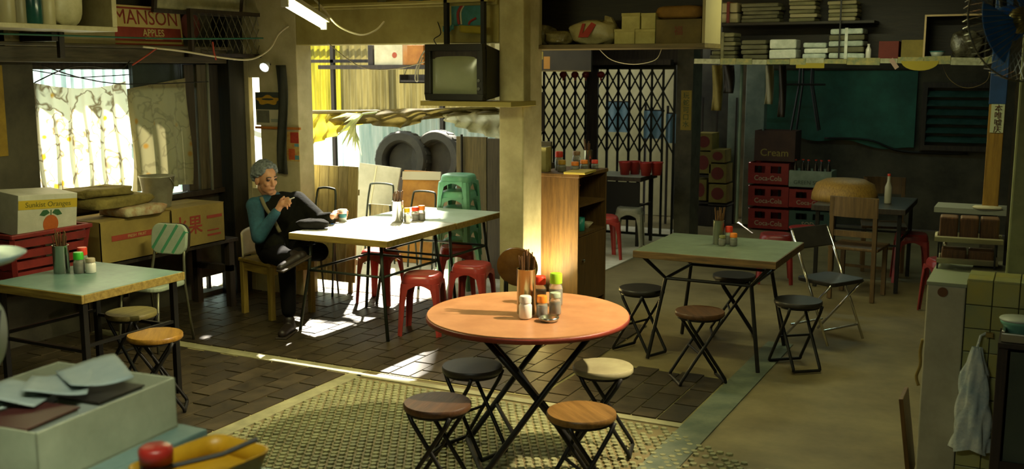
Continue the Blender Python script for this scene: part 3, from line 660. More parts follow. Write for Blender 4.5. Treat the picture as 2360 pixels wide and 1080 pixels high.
mb1 = wood('plank_grey', '#9a8e62', '#746a44', axis=2); mb2 = wood('plank_tan', '#a39660', '#7c7044', axis=2)
boards('plank_panel', 'upright grey brown panel of planks leaning at the left of the yard', 'board', 696, 826, 378, 7.46, [mb1, mb2], 6, lean=.1, lift=.09)
t_, M_, w_, L_ = boards('pale_board', 'pale grey board tilted to one side among the leaning boards', 'board', 818, 912, 374, 9.0, [mat('pale_board', '#bdb9a2', rough=.7, col2='#a19d86', scale=4, var=.05)], 1, roll=R(4), rail=False)
MB().box((w_ * .42, -.011, L_ * .5), (.012, .004, L_ * .98), M_).build('crease', mat('crease', '#cfc8a0', rough=.7, var=.05), t_)
t_, M_, w_, L_ = boards('cardboard_sheet', 'orange brown cardboard panel with a grey lip behind the sauces', 'cardboard', 932, 1018, 392, 9.05, [mat('brown_card', '#a5762e', rough=.8, col2='#83591f', var=.05)], 1, rail=False)
MB().box((w_ / 2, -.012, L_ - .05), (w_ * 1.02, .02, .085), M_, ry=R(-2)).build('lip', mat('grey_lip', '#a8a28a', rough=.6, var=.05), t_)
boards('dark_board', 'dark board standing between the plank panel and the pale board', 'board', 800, 940, 402, 9.25, [m_timber], 1, rail=False)
# dark panels that shut the yard off on the right
hp = thing('yard_hoarding', 'dark brown hoarding of upright panels at the right of the yard', 'partition', (-4.92, 8.5, 0))
for i in range(3): MB().b2((i * .33, 0, 0), (i * .33 + .322, .03, 1.33 - .01 * i)).build('panel', wood('hoarding_%d' % (i % 2), ['#5c5233', '#41392a'][i % 2], ['#3f3822', '#2b251b'][i % 2], axis=2), hp, bevel=.003)
MB().b2((0, .03, .2), (.99, .06, .27)).build('rail', m_timber, hp); MB().b2((0, .03, 1.05), (.99, .06, 1.12)).build('rail', m_timber, hp)
MB().tube([(.07, -.02, 0.0), (.07, -.02, 1.35)], .012).build('pole', m_black, hp)
# folded metal chair frames in front of the boards
for i, (pa, pb, top, Y) in enumerate(((738, 772, 432, 7.30), (858, 905, 422, 8.7), (958, 1002, 440, 8.75))):
    a = py_(pa, top, Y); b = py_(pb, top, Y); w_ = b.x - a.x + .06; h = a.z
    t = thing('folded_chair', ['folded tube chair leaning on the plank panel', 'folded tube chair leaning on the pale board', 'folded tube chair leaning on the brown cardboard'][i], 'chair', (a.x - .03, Y - .12, 0), group='folded tube chairs')
    MB().tube(smoothpath([(0, 0, 0), (0, .05, h * .6), (.01, .1, h - .05), (.05, .105, h), (w_ - .05, .105, h), (w_ - .01, .1, h - .05), (w_, .05, h * .6), (w_, 0, 0)], 4), .010).build('frame', m_gmetal, t, smooth=True)
    MB().tube([(.03, .13, 0.0), (.03, .06, h * .75)], .009).build('leg', m_gmetal, t); MB().tube([(w_ - .03, .13, 0.0), (w_ - .03, .06, h * .75)], .009).build('leg', m_gmetal, t)
    MB().box((w_ / 2, .07, h * .55), (w_ - .03, .015, h * .4), rx=R(-6)).build('seat', mb1, t, bevel=.004)
# shelf under the beam with packets
YS_ = 10.6; p0 = py_(735, 150, YS_); p1 = py_(1000, 150, YS_)
sh = thing('hanging_shelf', 'brown board shelf on posts across the yard', 'shelf', (0, YS_, 0))
MB().b2((p0.x, -.02, p0.z - .05), (p1.x, .2, p0.z)).build('board', m_timber, sh); MB().b2((p0.x - .45, .2, p0.z + .03), (p1.x, .24, p0.z + .07)).build('back_rail', m_timber, sh)
for x in (p0.x + .02, p1.x - .05): MB().b2((x, .2, 0), (x + .05, .25, p0.z + .3)).build('post', m_timber, sh)
def carton(name, label, px0, px1, pt, pb, Y, m, depth=.14, cat='carton', z0=None, lid=None):
    a = py_(px0, pt, Y); b = py_(px1, pb, Y); zb = b.z if z0 is None else z0
    t = thing(name, label, cat, ((a.x + b.x) / 2, Y + depth / 2, zb)); w_ = b.x - a.x; h = a.z - zb
    MB().b2((-w_ / 2, -depth / 2, 0), (w_ / 2, depth / 2, h)).build('box', m, t, bevel=.003)
    if lid is not None: MB().b2((-w_ / 2 - .002, -depth / 2 - .002, h * .82), (w_ / 2 + .002, depth / 2 + .002, h + .002)).build('lid', lid, t, bevel=.002)
    return t, w_, h, depth
mcream = mat('cream_card', '#cfc7a6', rough=.6, col2='#b2aa88', var=.05); morn = mat('orange_card', '#b5772c', rough=.6, col2='#93591c', var=.05)
t, w_, h, d = carton('carton', 'cream printed carton on the shelf over the yard', 862, 928, 100, 150, YS_ + .01, mcream, z0=p0.z)
MB().prism([(.035 * math.cos(R(a)), .035 * math.sin(R(a))) for a in range(0, 360, 30)], .002, Matrix.Translation((w_ * .22, -d / 2, h * .45)) @ Euler((R(90), 0, 0)).to_matrix().to_4x4()).build('flower_print', mat('print_red', '#a2492c', rough=.6, var=.2, scale=40), t)
carton('carton', 'orange brown carton at the right end of the shelf over the yard', 938, 976, 104, 150, YS_ + .01, morn, z0=p0.z); carton('carton', 'small black box on the shelf over the yard', 847, 860, 104, 150, YS_ + .01, m_timber, depth=.1, z0=p0.z)
YT_ = YS_ - .2; a = py_(920, 158, YT_); b = py_(1000, 192, YT_)
t = thing('wire_tray', 'open tray hanging behind the television', 'tray', (a.x, YT_, b.z))
MB().b2((0, 0, 0), (b.x - a.x, .18, .012)).build('base', m_timber, t)
for q in ((0, 0, .01, .18), (0, 0, b.x - a.x, .01), (b.x - a.x - .01, 0, b.x - a.x, .18), (0, .17, b.x - a.x, .18)): MB().b2((q[0], q[1], 0), (q[2], q[3], .035 if q[1] == 0 and q[3] == .01 else .1)).build('side', m_timber, t)
for x in (.01, b.x - a.x - .01): MB().tube([(x, .1, .1), (x, .19, p0.z - b.z)], .004, 5).build('wire', m_black, t)
# alley beyond the folding gate
structure(MB().b2((-9.2, 13.35, 0), (-4.35, 13.5, 2.9)).build('wall_alley', mat('alley_wall', '#b8ae86', rough=.8, col2='#9d946c', scale=2, var=.05)), 'cream wall across the alley behind the gate', 'wall')
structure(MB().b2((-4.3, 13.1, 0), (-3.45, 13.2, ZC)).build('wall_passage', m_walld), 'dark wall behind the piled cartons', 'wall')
# corrugated screen outside the left window
ws_ = thing('corrugated_screen', 'pale blue corrugated screen outside the curtained window', 'fence', (-7.9, 0, 0))
for i in range(6):
    o = corrugated(0, .83, 0.02, 2.45, pitch=.12, amp=.022).build('sheet', mat('blue_sheet', '#c3d8da', rough=.5, col2='#96b6bc', scale=1.2, var=.2, trans=.45), ws_, smooth=True); o.rotation_euler = (0, 0, R(90)); o.location = (0, 4.2 + i * .8, 0)
MB().b2((-.06, 4.2, 1.2), (-.02, 9.0, 1.26)).build('rail', m_timber, ws_)

solo('added_white_sheet', MB().grid(lambda u, v: (-6.95 + .72 * u, 7.75 + .02 * math.sin(9 * u), .02 + 2.3 * v), 14, 6), mat('white_poly', '#e8e8e0', rough=.5, col2='#d8d8cc', var=.03, trans=.6), 'added white plastic sheet outside the slit that makes it show bright', 'sheet', smooth=True)  # added behind the slit so that backlit white fills it
# ------------------------------------------------------------------ window wall on the left
m_curt = bpy.data.materials.new('printed_curtain'); m_curt.use_nodes = True
def curtain_nodes(m, base, fold, flower, trans):
    nt = m.node_tree; N = nt.nodes; L = nt.links; b = N['Principled BSDF']; b.inputs['Roughness'].default_value = .8
    tc = N.new('ShaderNodeTexCoord'); mp = N.new('ShaderNodeMapping'); mp.inputs['Scale'].default_value = (1, 1, 1); L.new(tc.outputs['Object'], mp.inputs[0])
    nz = N.new('ShaderNodeTexNoise'); nz.inputs['Scale'].default_value = 3.2; nz.inputs['Detail'].default_value = 3; L.new(mp.outputs[0], nz.inputs['Vector'])
    ad = N.new('ShaderNodeVectorMath'); ad.operation = 'MULTIPLY_ADD'; ad.inputs[1].default_value = (.35, .35, .35); L.new(nz.outputs['Color'], ad.inputs[0]); L.new(mp.outputs[0], ad.inputs[2])
    w0 = N.new('ShaderNodeTexNoise'); w0.inputs['Scale'].default_value = 5.5; w0.inputs['Detail'].default_value = 2.5; L.new(ad.outputs[0], w0.inputs['Vector'])
    wa = N.new('ShaderNodeMath'); wa.operation = 'SUBTRACT'; wa.inputs[1].default_value = .5; L.new(w0.outputs['Fac'], wa.inputs[0]); wv = N.new('ShaderNodeMath'); wv.operation = 'ABSOLUTE'; L.new(wa.outputs[0], wv.inputs[0])
    r1 = N.new('ShaderNodeValToRGB'); r1.color_ramp.elements[0].position = .005; r1.color_ramp.elements[1].position = .04; r1.color_ramp.elements[0].color = lin(fold); r1.color_ramp.elements[1].color = lin(base); L.new(wv.outputs[0], r1.inputs[0])
    v2 = N.new('ShaderNodeTexVoronoi'); v2.inputs['Scale'].default_value = 7.5; L.new(mp.outputs[0], v2.inputs['Vector'])
    r2 = N.new('ShaderNodeValToRGB'); r2.color_ramp.elements[0].position = .10; r2.color_ramp.elements[1].position = .22; r2.color_ramp.elements[0].color = (1, 1, 1, 1); r2.color_ramp.elements[1].color = (0, 0, 0, 1); L.new(v2.outputs['Distance'], r2.inputs[0])
    mx = N.new('ShaderNodeMix'); mx.data_type = 'RGBA'; L.new(r2.outputs[0], mx.inputs['Factor']); L.new(r1.outputs[0], mx.inputs['A']); mx.inputs['B'].default_value = lin(flower)
    L.new(mx.outputs['Result'], b.inputs['Base Color'])
    tr = N.new('ShaderNodeBsdfTranslucent'); L.new(mx.outputs['Result'], tr.inputs['Color']); ms = N.new('ShaderNodeMixShader'); ms.inputs[0].default_value = trans
    L.new(b.outputs[0], ms.inputs[1]); L.new(tr.outputs[0], ms.inputs[2]); L.new(ms.outputs[0], N['Material Output'].inputs['Surface'])
curtain_nodes(m_curt, '#efe6c4', '#8f7a58', '#d6a224', .75)
cu = thing('floral_curtain', 'backlit cream curtain with yellow flowers over the window', 'curtain', (XL - .03, 5.1, .92))
def cf(u, v):
    top = 1.86 - .07 * math.sin(u * 2.6) + .035 * u; z = .0 + (top - .92) * v
    return (.02 * math.sin(u * 38 + 2 * v) * (1.1 - v * .5) + .012 * math.sin(17 * u - 5 * v), u * .86, z)
MB().grid(cf, 90, 30).build('fabric', m_curt, cu, smooth=True)
MB().tube([(0.02, -.04, 1.03), (.02, .4, .97), (.02, .9, .99)], .004, 6).build('curtain_wire', m_black, cu)
m_cl2 = bpy.data.materials.new('printed_cloth'); m_cl2.use_nodes = True; curtain_nodes(m_cl2, '#8d8660', '#787150', '#94702e', .22)
cl = thing('printed_cloth', 'mossy printed cloth hanging beside the bright curtain', 'curtain', (XL + .04, 5.9, 1.0))
MB().grid(lambda u, v: (.03 * math.sin(u * 20 + v * 2) * (1.2 - v), u * .63 + .03 * (1 - v) * math.sin(4 * v), v * (.80 + .08 * u)), 50, 20).build('fabric', m_cl2, cl, smooth=True)
for y in (.05, .58): MB().tube([(0, y, .83), (0, y, 1.0)], .003, 5).build('tie', m_black, cl)
# sliding shutter panels right of the cloth
sp = thing('shutter_panel', 'dark wooden shutter panels between the cloth and the corner post', 'shutter', (XL + .01, 0, .94))
for i, y in enumerate((6.52, 6.65, 6.78)): MB().b2((0, y, 0), (.03 + .012 * i, y + .11, 1.05)).build('panel', wood('shutter_%d' % i, ['#4a4230', '#6a6146', '#332d22'][i], ['#332c20', '#4a4430', '#231f18'][i], axis=2), sp, bevel=.003)
MB().b2((-.02, 5.98, .86), (.02, 6.9, 1.055)).build('head_panel', mat('dim_glass', '#39423a', rough=.3, col2='#2a312b', var=.1), sp)
solo('water_pipe', MB().tube([(XL + .2, 6.62, 2.0), (XL + .2, 6.62, .95)], .012, 8), mat('grey_pipe', '#7d8070', rough=.5, var=.1), 'thin grey pipe running down beside the shutters', 'pipe', smooth=True)
# yellow strip of paper at the far left
solo('yellow_banner', MB().b2((0, 0, 0), (.008, .075, .62)), mat('yellow_paper', '#a3862c', rough=.8, col2='#7d6420', scale=5, var=.05), 'narrow yellow paper strip on the wall left of the window', 'banner', (XL, px_(2, 360, XL).y - .02, px_(2, 360, XL).z))
# bench carrying the boxes
bn = thing('low_bench', 'dark plank bench under the boxes along the left wall', 'bench', (0, 0, 0))
for i in range(4): MB().b2((-6.36 + .115 * i, 4.15, .545), (-6.25 + .115 * i, 6.58, .575)).build('plank', m_timber, bn, bevel=.003)
for y in (4.25, 5.35, 6.48):
    for x in (-6.33, -5.97): MB().b2((x, y, 0), (x + .05, y + .06, .545)).build('leg', m_timber, bn)
    MB().b2((-6.33, y, .3), (-5.92, y + .05, .35)).build('stretcher', m_timber, bn)
ZB = .575
m_card = mat('cardboard', '#a08a48', rough=.8, col2='#84703a', scale=3, var=.08); m_cardd = mat('cardboard_inner', '#8a7638', rough=.85, var=.1)
mpr = mat('print_dull_red', '#9c4030', rough=.7, var=.15, scale=20)
def cardbox(label, y0, y1, h, x0=-6.3, x1=-5.9, lid=.0):
    t = thing('cardboard_box', label, 'box', ((x0 + x1) / 2, (y0 + y1) / 2, ZB)); dx = (x1 - x0) / 2; dy = (y1 - y0) / 2; e = .006
    MB().b2((dx - e, -dy, 0), (dx, dy, h)).build('side', m_card, t); MB().b2((-dx, -dy, 0), (-dx + e, dy, h)).build('side', m_card, t)
    MB().b2((-dx, -dy, 0), (dx, -dy + e, h)).build('side', m_card, t); MB().b2((-dx, dy - e, 0), (dx, dy, h)).build('side', m_card, t)
    MB().b2((-dx, -dy, 0), (dx, dy, e)).build('bottom', m_cardd, t); MB().b2((-dx, -dy, h), (-.002, dy, h + e)).build('flap', m_card, t); MB().b2((.002, -dy, h), (dx, dy, h + e)).build('flap', m_card, t)
    return t, dx, dy
t, dx, dy = cardbox('long cardboard box with a red printed bar under the sacks', 5.16, 5.83, .30)
MB().b2((dx, -dy + .1, .155), (dx + .002, dy - .1, .195)).build('printed_bar', mpr, t)
lettering('FRESH  FRUIT', .03, mat('print_tan', '#b7a066', rough=.8, var=.05), t, (dx + .003, 0, .175), FX)
t, dx, dy = cardbox('cardboard box with red Chinese print near the corner', 5.84, 6.42, .31)
lettering('水果', .16, mpr, t, (dx + .002, -.12, .16), FX, bold=.002)
MB().b2((dx, .09, .06), (dx + .002, .24, .075)).b2((dx, .09, .10), (dx + .002, .22, .11)).b2((dx, .09, .2), (dx + .002, .26, .225)).build('printed_bar', mpr, t)
# sacks and bucket on the boxes
ms1 = mat('sack_olive', '#8a7c40', rough=.9, col2='#655a2c', scale=9, var=.1, bump=.5, bscale=60); ms2 = mat('sack_print', '#9a6a42', rough=.9, col2='#b7b08c', scale=16, var=.1, bump=.4, bscale=60)
ZT = ZB + .306
solo('printed_sack', crumple(.34, .42, .08, 5, .10, 24, 10, .4), ms2, 'flat sack with orange print sticking out of the pile', 'sack', (-6.02, 5.58, ZT), smooth=True)
solo('folded_sack', crumple(.36, .58, .085, 2, .12, 24, 10, .4), ms1, 'folded olive sack lying across the cardboard box', 'sack', (-6.09, 5.45, ZT + .075), R(6), smooth=True)
solo('folded_sack', crumple(.30, .46, .07, 3, .16, 24, 10, .45), ms1, 'topmost crumpled olive sack on the pile', 'sack', (-6.12, 5.36, ZT + .155), R(-8), smooth=True)
bk = thing('steel_bucket', 'grey galvanised bucket standing on the boxes', 'bucket', (-6.12, 5.93, ZT + .01))
MB().lathe([(.095, 0), (.097, .006), (.132, .235), (.138, .238), (.138, .246), (.127, .246), (.092, .012), (0, .012)], 32).build('shell', mat('galvanised', '#a9a894', rough=.45, metal=.4, col2='#8a8976', var=.05), bk, smooth=True)
MB().tube([(.136 * math.cos(R(a)), .04 - .0 * a, .22 - .11 * math.sin(R(a)) ) if False else (.137 * math.cos(R(a)), .137 * abs(math.sin(R(a))) * .75 + .0, .235 - .12 * math.sin(R(a))) for a in range(0, 181, 15)], .004, 6).build('handle', m_steel, bk, smooth=True)
# red crate with the citrus carton in it
cr = thing('plastic_crate', 'dark red slatted plastic crate at the left end of the bench', 'crate', (-6.06, 4.70, ZB)); m_cr = mat('crate_red', '#8c2c28', rough=.45, col2='#6c201e', var=.1)
for s in (-1, 1):
    for k in range(4):
        z0 = .02 + k * .072; ex = .012 * k
        MB().box((s * (.19 + ex), 0, z0 + .025), (.012, .52 + 2 * ex, .052)).build('slat', m_cr, cr); MB().box((0, s * (.26 + ex), z0 + .025), (.38 + 2 * ex, .012, .052)).build('slat', m_cr, cr)
for sx in (-1, 1):
    for sy in (-1, 1): MB().bar((sx * .188, sy * .258, 0), (sx * .232, sy * .3, .31), .03).build('corner_post', m_cr, cr)
for s in (-1, 1): MB().box((s * .238, 0, .315), (.035, .64, .03)).build('rim', m_cr, cr, bevel=.006); MB().box((0, s * .308, .315), (.5, .03, .03)).build('rim', m_cr, cr, bevel=.006)
MB().b2((-.19, -.26, 0), (.19, .26, .012)).build('base', m_cr, cr)
ci = thing('citrus_carton', 'white carton printed with an orange standing in the red crate', 'carton', (-6.02, 4.72, ZB + .30), R(-6), rot=(R(-3), R(4), R(-6))); mw_ = mat('white_card', '#c9c8b8', rough=.6, col2='#b0af9c', var=.05)
MB().b2((-.15, -.215, 0), (.15, .215, .27)).build('box', mw_, ci, bevel=.003)
X_ = .151
MB().b2((X_, -.213, .175), (X_ + .001, .213, .235)).build('yellow_band', mat('print_yellow', '#b99f26', rough=.6, var=.08), ci)
lettering('Sunkist Oranges', .048, mat('print_olive', '#6a6420', rough=.7, var=.05), ci, (X_ + .002, 0, .204), FX, sx=1.05)
MB().prism([(.056 * math.cos(R(a)), .062 * math.sin(R(a))) for a in range(0, 360, 15)], .001, Matrix.Translation((X_, .02, .07)) @ Euler(FX).to_matrix().to_4x4()).build('orange_print', mat('print_orange', '#b25a20', rough=.6, var=.15, scale=60), ci)
for s in (-1, 1): MB().prism([(0, 0), (s * .02, .022), (s * .05, .02), (s * .075, -.012), (s * .04, -.02)], .001, Matrix.Translation((X_, .02 + s * .008, .145)) @ Euler(FX).to_matrix().to_4x4()).build('leaf_print', mat('print_leaf', '#2f5a34', rough=.6, var=.1), ci)
MB().b2((X_, .017, .128), (X_ + .001, .024, .165)).build('stem_print', MATS['print_leaf'], ci)
solo('rag_bundle', crumple(.24, .34, .16, 15, .16), mat('grey_rag', '#6d6850', rough=.9, col2='#4c4836', scale=10, var=.1, bump=.4), 'grey rag bundle behind the citrus carton', 'rags', (-6.2, 4.38, ZB + .33), smooth=True)
# ------------------------------------------------------------------ high shelf, sign, picture and mesh
m_shw = mat('shelf_white', '#bdb48c', rough=.5, col2='#9d9470', var=.05)
hs = thing('corner_shelf', 'cream edged open shelf high in the left corner', 'shelf', (0, 0, 0)); zs = 2.225
MB().b2((-5.9, 3.2, zs - .03), (-5.5, 5.06, zs)).build('board', m_shw, hs, bevel=.004); MB().b2((-5.9, 5.02, zs), (-5.5, 5.06, ZC - .01)).build('end_board', m_shw, hs, bevel=.004)
MB().b2((-5.9, 3.2, zs), (-5.88, 5.02, ZC - .01)).build('back_panel', m_timber, hs)
for i, y in enumerate((3.4, 4.9)): MB().b2((-5.9, y, zs - .03), (-5.87, y + .04, zs - .2)).build('bracket', m_timber, hs)
MB().b2((-6.4, 3.35, zs - .09), (-5.88, 3.45, zs - .03)).build('support', m_timber, hs); MB().b2((-6.4, 4.85, zs - .09), (-5.88, 4.95, zs - .03)).build('support', m_timber, hs)
def bottle(label, loc, r, h, m, mc, cat='bottle', name='bottle', neck=.45):
    t = thing(name, label, cat, loc); MB().lathe([(r * .95, 0), (r, .006), (r, h * .62), (r * neck, h * .82), (r * neck, h * .94), (0, h * .94)], 20).build('body', m, t, smooth=True)
    MB().lathe([(r * neck * 1.15, h * .92), (r * neck * 1.15, h), (0, h)], 16).build('cap', mc, t); return t
def shy(px): return px_(px, 30, -5.62).y
bottle('pale squat jar at the left end of the high shelf', (-5.64, shy(12), zs), .07, .3, mat('pale_jar', '#a9a07a', rough=.4, var=.1), BRN, 'jar', 'storage_jar', .8)
bottle('grey jar left of the teal one on the high shelf', (-5.64, shy(46), zs), .05, .3, mat('grey_jar', '#8a8468', rough=.4, var=.1), BRN, 'jar', 'storage_jar', .8)
bottle('teal glass jar on the high shelf', (-5.62, shy(74), zs), .06, .3, mat('teal_jar', '#245a4c', rough=.2, col2='#1c3f44', var=.1), BRN, 'jar', 'storage_jar', .85)
bottle('cream jar right of the teal one on the high shelf', (-5.62, shy(106), zs), .055, .3, mat('cream_jar', '#b5ac84', rough=.4, var=.1), YEL, 'jar', 'storage_jar', .8)
t = thing('printed_packet', 'bulging cream packet with brown print on the high shelf', 'packet', (-5.64, shy(150), zs)); crumple(.15, .26, .4, 21, .08, 20, 14, .6).build('bag', mat('packet_cream', '#c2bb95', rough=.4, col2='#a19a72', var=.05), t, smooth=True)
lettering('白糖', .10, mat('print_brown', '#6a5420', rough=.7, var=.05), t, (.079, -.02, .22), FX)
# fruit sign on the lintel
sg = thing('fruit_sign', 'red and cream sign lettered MANSON APPLES over the window', 'sign', (XL + .17, 5.65, 2.135), rot=(0, R(-6), 0)); sg.scale = (1, .94, 1); m_sr = mat('sign_red', '#8e3628', rough=.6, col2='#73281d', var=.05); m_sc = mat('sign_cream', '#b9a766', rough=.6, var=.08)
MB().b2((-.02, 0, 0), (0, .80, .30)).build('board', m_sr, sg, bevel=.002); MB().b2((0, .05, .135), (.002, .79, .27)).build('cream_panel', m_sc, sg)
MB().b2((0, .01, .012), (.002, .79, .03)).b2((0, .01, .285), (.002, .79, .297)).b2((0, .78, .012), (.002, .795, .297)).build('cream_border', m_sc, sg)
lettering('MANSON', .158, m_sr, sg, (.003, .415, .205), FX, sx=1.02); lettering('APPLES', .075, m_sc, sg, (.003, .47, .093), FX, bold=.001); lettering('EXTRA FANCY', .03, m_sc, sg, (.003, .47, .052), FX)
pf_ = thing('framed_picture', 'black framed pale picture leaning out above the sign', 'picture', (XL + .28, 6.0, 2.40), rot=(0, R(8), 0)); m_pic = mat('picture_print', '#a9a482', rough=.5, col2='#7b7a5c', scale=7, var=.05)
MB().b2((-.012, 0, 0), (0, .95, .32)).build('print', m_pic, pf_)
for a, b in (((-.02, -.02, -.02), (.012, .97, .012)), ((-.02, -.02, .31), (.012, .97, .34)), ((-.02, -.02, .012), (.012, .012, .31)), ((-.02, .94, .012), (.012, .97, .31))): MB().b2(a, b).build('frame', m_timber, pf_, bevel=.003)
solo('small_poster', MB().b2((0, 0, 0), (.006, .25, .15)), mat('collage', '#8d7a4a', rough=.7, col2='#5f5a3c', scale=16, var=.1), 'faded yellow and brown poster under the high shelf', 'poster', (XL + .2, px_(10, 110, XL + .2).y, px_(10, 105, XL + .2).z))
solo('paper_sheet', MB().b2((0, 0, 0), (.006, .62, .16)), mat('tan_paper', '#8c8258', rough=.8, col2='#746a44', scale=4, var=.05), 'plain tan sheet pinned left of the fruit sign', 'paper', (XL + .19, px_(102, 100, XL + .19).y, px_(102, 104, XL + .19).z))
# wire mesh panel in the corner
wm = thing('wire_mesh_panel', 'dark framed wire mesh panel right of the fruit sign', 'mesh panel', (0, 0, 0)); xm = -6.05
a = px_(445, 122, xm); b = px_(612, 40, xm); y0, y1, z0, z1 = a.y, b.y, a.z, b.z; mm_ = MB()
for i in range(-8, 22):
    for s in (1, -1):
        c_ = y0 + i * .075; h = z1 - z0; k = .55
        ya, yb = (c_, c_ + h * k) if s > 0 else (c_ + h * k, c_); za, zb = z0, z1
        # clip to the frame
        pts = []
        for t__ in range(0, 25):
            f_ = t__ / 24; yy = ya + (yb - ya) * f_
            if y0 <= yy <= y1: pts.append((xm, yy, za + (zb - za) * f_))
        if len(pts) > 1: mm_.tube([pts[0], pts[-1]], .0035, 4)
mm_.build('wire_mesh', mat('mesh_wire', '#4e4a34', rough=.5, metal=.5, var=.1), wm)
for p, q in (((xm - .02, y0 - .03, z0 - .03), (xm + .02, y1 + .03, z0)), ((xm - .02, y0 - .03, z1), (xm + .02, y1 + .03, z1 + .03)), ((xm - .02, y1, z0), (xm + .02, y1 + .04, z1)), ((xm - .02, y0 - .03, z0), (xm + .02, y0, z1))): MB().b2(p, q).build('frame', m_timber, wm)
for y in (y0 + .1, y1 - .1): MB().b2((XL, y, z0 - .03), (xm, y + .03, z0)).build('bracket', m_timber, wm)
solo('paper_fan', MB().lathe([(0, 0), (.11, .006), (.11, .012), (0, .008)], 24), mat('dull_red_paper', '#5f2c22', rough=.8, var=.1), 'dark red round paper fan behind the fruit sign', 'fan', (XL + .12, px_(436, 48, XL + .12).y, px_(436, 60, XL + .12).z), rot=(0, R(90), 0))
# cables along the left wall
def cable(label, pts, r, m, name='cable', cat='cable'): return solo(name, MB().tube(smoothpath(pts, 6), r, 6), m, label, cat, smooth=True)
mgc = mat('green_cord', '#1f5a44', rough=.5, var=.1); mwc = mat('white_cord', '#c9bfa0', rough=.5, var=.1)
cable('taut green cord stretched below the high shelf', [px_(-60, 76, -5.85), px_(150, 82, -5.85), px_(400, 89, -5.85), px_(606, 88, -5.85)], .007, mgc, 'washing_line', 'cord')
cable('thick white cable looping down past the mesh panel', [px_(330, 108, -5.8), px_(420, 118, -5.8), px_(520, 134, -5.75), px_(580, 136, -5.75), px_(622, 112, -5.75), px_(645, 75, -5.75), px_(690, 45, -5.7)], .008, mwc)
cable('thin black cable drooping across the window head', [px_(80, 190, -6.2), px_(150, 158, -6.2), px_(200, 152, -6.2), px_(275, 158, -6.2), px_(300, 140, -6.2)], .0045, m_black)
cable('thin black cable slanting over the curtain top', [px_(95, 150, -6.15), px_(190, 180, -6.15), px_(300, 194, -6.15), px_(480, 188, -6.15)], .0045, m_black)
mrt = mat('red_tie', '#9a3a26', rough=.6, var=.1)
cable('red string tied to the white cable by the mesh panel', [px_(490, 96, -5.76), px_(493, 120, -5.76), px_(498, 138, -5.76)], .007, mrt, 'red_string', 'string')
cable('red string hanging in front of the lintel', [px_(360, 112, -5.8), px_(335, 130, -5.8), px_(305, 150, -5.8)], .006, mrt, 'red_string', 'string')
# posters, bracket cloth and clip lamp on the pale pier
def flat(name, label, cat, px0, px1, pt, pb, m, Y=YB, th=.006, parts=()):
    a = py_(px0, pt, Y - th); b = py_(px1, pb, Y - th); t = thing(name, label, cat, (a.x, Y - th, b.z)); w_ = b.x - a.x; h = a.z - b.z
    MB().b2((0, 0, 0), (w_, th, h)).build('sheet', m, t)
    for nm, x0, x1, z0, z1, mm in parts: MB().b2((w_ * x0, -.0015, h * z0), (w_ * x1, 0, h * z1)).build(nm, mm, t)
    return t, w_, h
t, w_, h = flat('wall_poster', 'dark poster with a yellow emblem above the seated man', 'poster', 588, 660, 212, 290, mat('poster_grey', '#b8b194', rough=.6, var=.05),
     parts=(('dark_field', 0, 1, .48, 1, mat('poster_dark', '#3a4038', rough=.6, var=.1)), ('figure_print', .04, .45, .08, .45, mat('poster_figure', '#6a6a58', rough=.6, var=.3, scale=30)), ('caption', .5, .95, .1, .2, mat('poster_cap', '#8a9080', rough=.6, var=.1)), ('orange_dot', .86, .95, .2, .34, ORA)))
MB().prism([(w_ * .36 * math.cos(R(a)) * (1 + .12 * math.sin(R(5 * a))), h * .13 * math.sin(R(a)) * (1 + .25 * math.sin(R(5 * a)))) for a in range(0, 360, 10)], .002, Matrix.Translation((w_ * .42, -.002, h * .76)) @ Euler(FY).to_matrix().to_4x4()).build('emblem', mat('poster_yellow', '#b48a24', rough=.6, var=.2, scale=40), t)
MB().prism([(w_ * .2 * math.cos(R(a)), h * .03 * math.sin(R(a))) for a in range(0, 360, 20)], .001, Matrix.Translation((w_ * .42, -.0045, h * .79)) @ Euler(FY).to_matrix().to_4x4()).build('emblem_mark', MATS['poster_dark'], t)
a = py_(588, 296, YB - .02); b = py_(690, 290, YB - .02)
solo('orange_tape', MB().b2((0, 0, 0), (b.x - a.x, .02, .02)), mat('orange_wood', '#b06a24', rough=.6, var=.2, scale=20), 'orange strip nailed under the dark poster', 'strip', (a.x, YB - .02, a.z))
t, w_, h = flat('wall_poster', 'small bright red and yellow poster at the edge of the opening', 'poster', 656, 690, 303, 372, mat('poster_light', '#b9ac60', rough=.6, col2='#a8763a', scale=18, var=.1),
     parts=(('red_print', .4, 1, .62, .98, mat('poster_red', '#b03a26', rough=.6, var=.3, scale=50)), ('red_print', .25, .7, .05, .42, mat('poster_red2', '#c05a2c', rough=.6, var=.3, scale=50)), ('blue_print', .68, 1, .06, .2, mat('poster_blue', '#5a8f94', rough=.6, var=.1)), ('blue_print', .68, 1, .5, .6, MATS['poster_blue'])))
a = py_(640, 150, YB - .04); b = py_(648, 400, YB - .04)
solo('dark_cloth_strip', MB().grid(lambda u, v: (-.05 + .1 * u + .012 * math.sin(5 * v), .012 * math.sin(7 * u + 6 * v) - .012, -v * (a.z - b.z)), 6, 20), mat('dark_cloth', '#37382c', rough=.85, col2='#26281f', var=.1), 'long dark strip of cloth hanging on the pale pier', 'cloth', (a.x + .03, YB - .03, a.z), solid=.006, smooth=True)
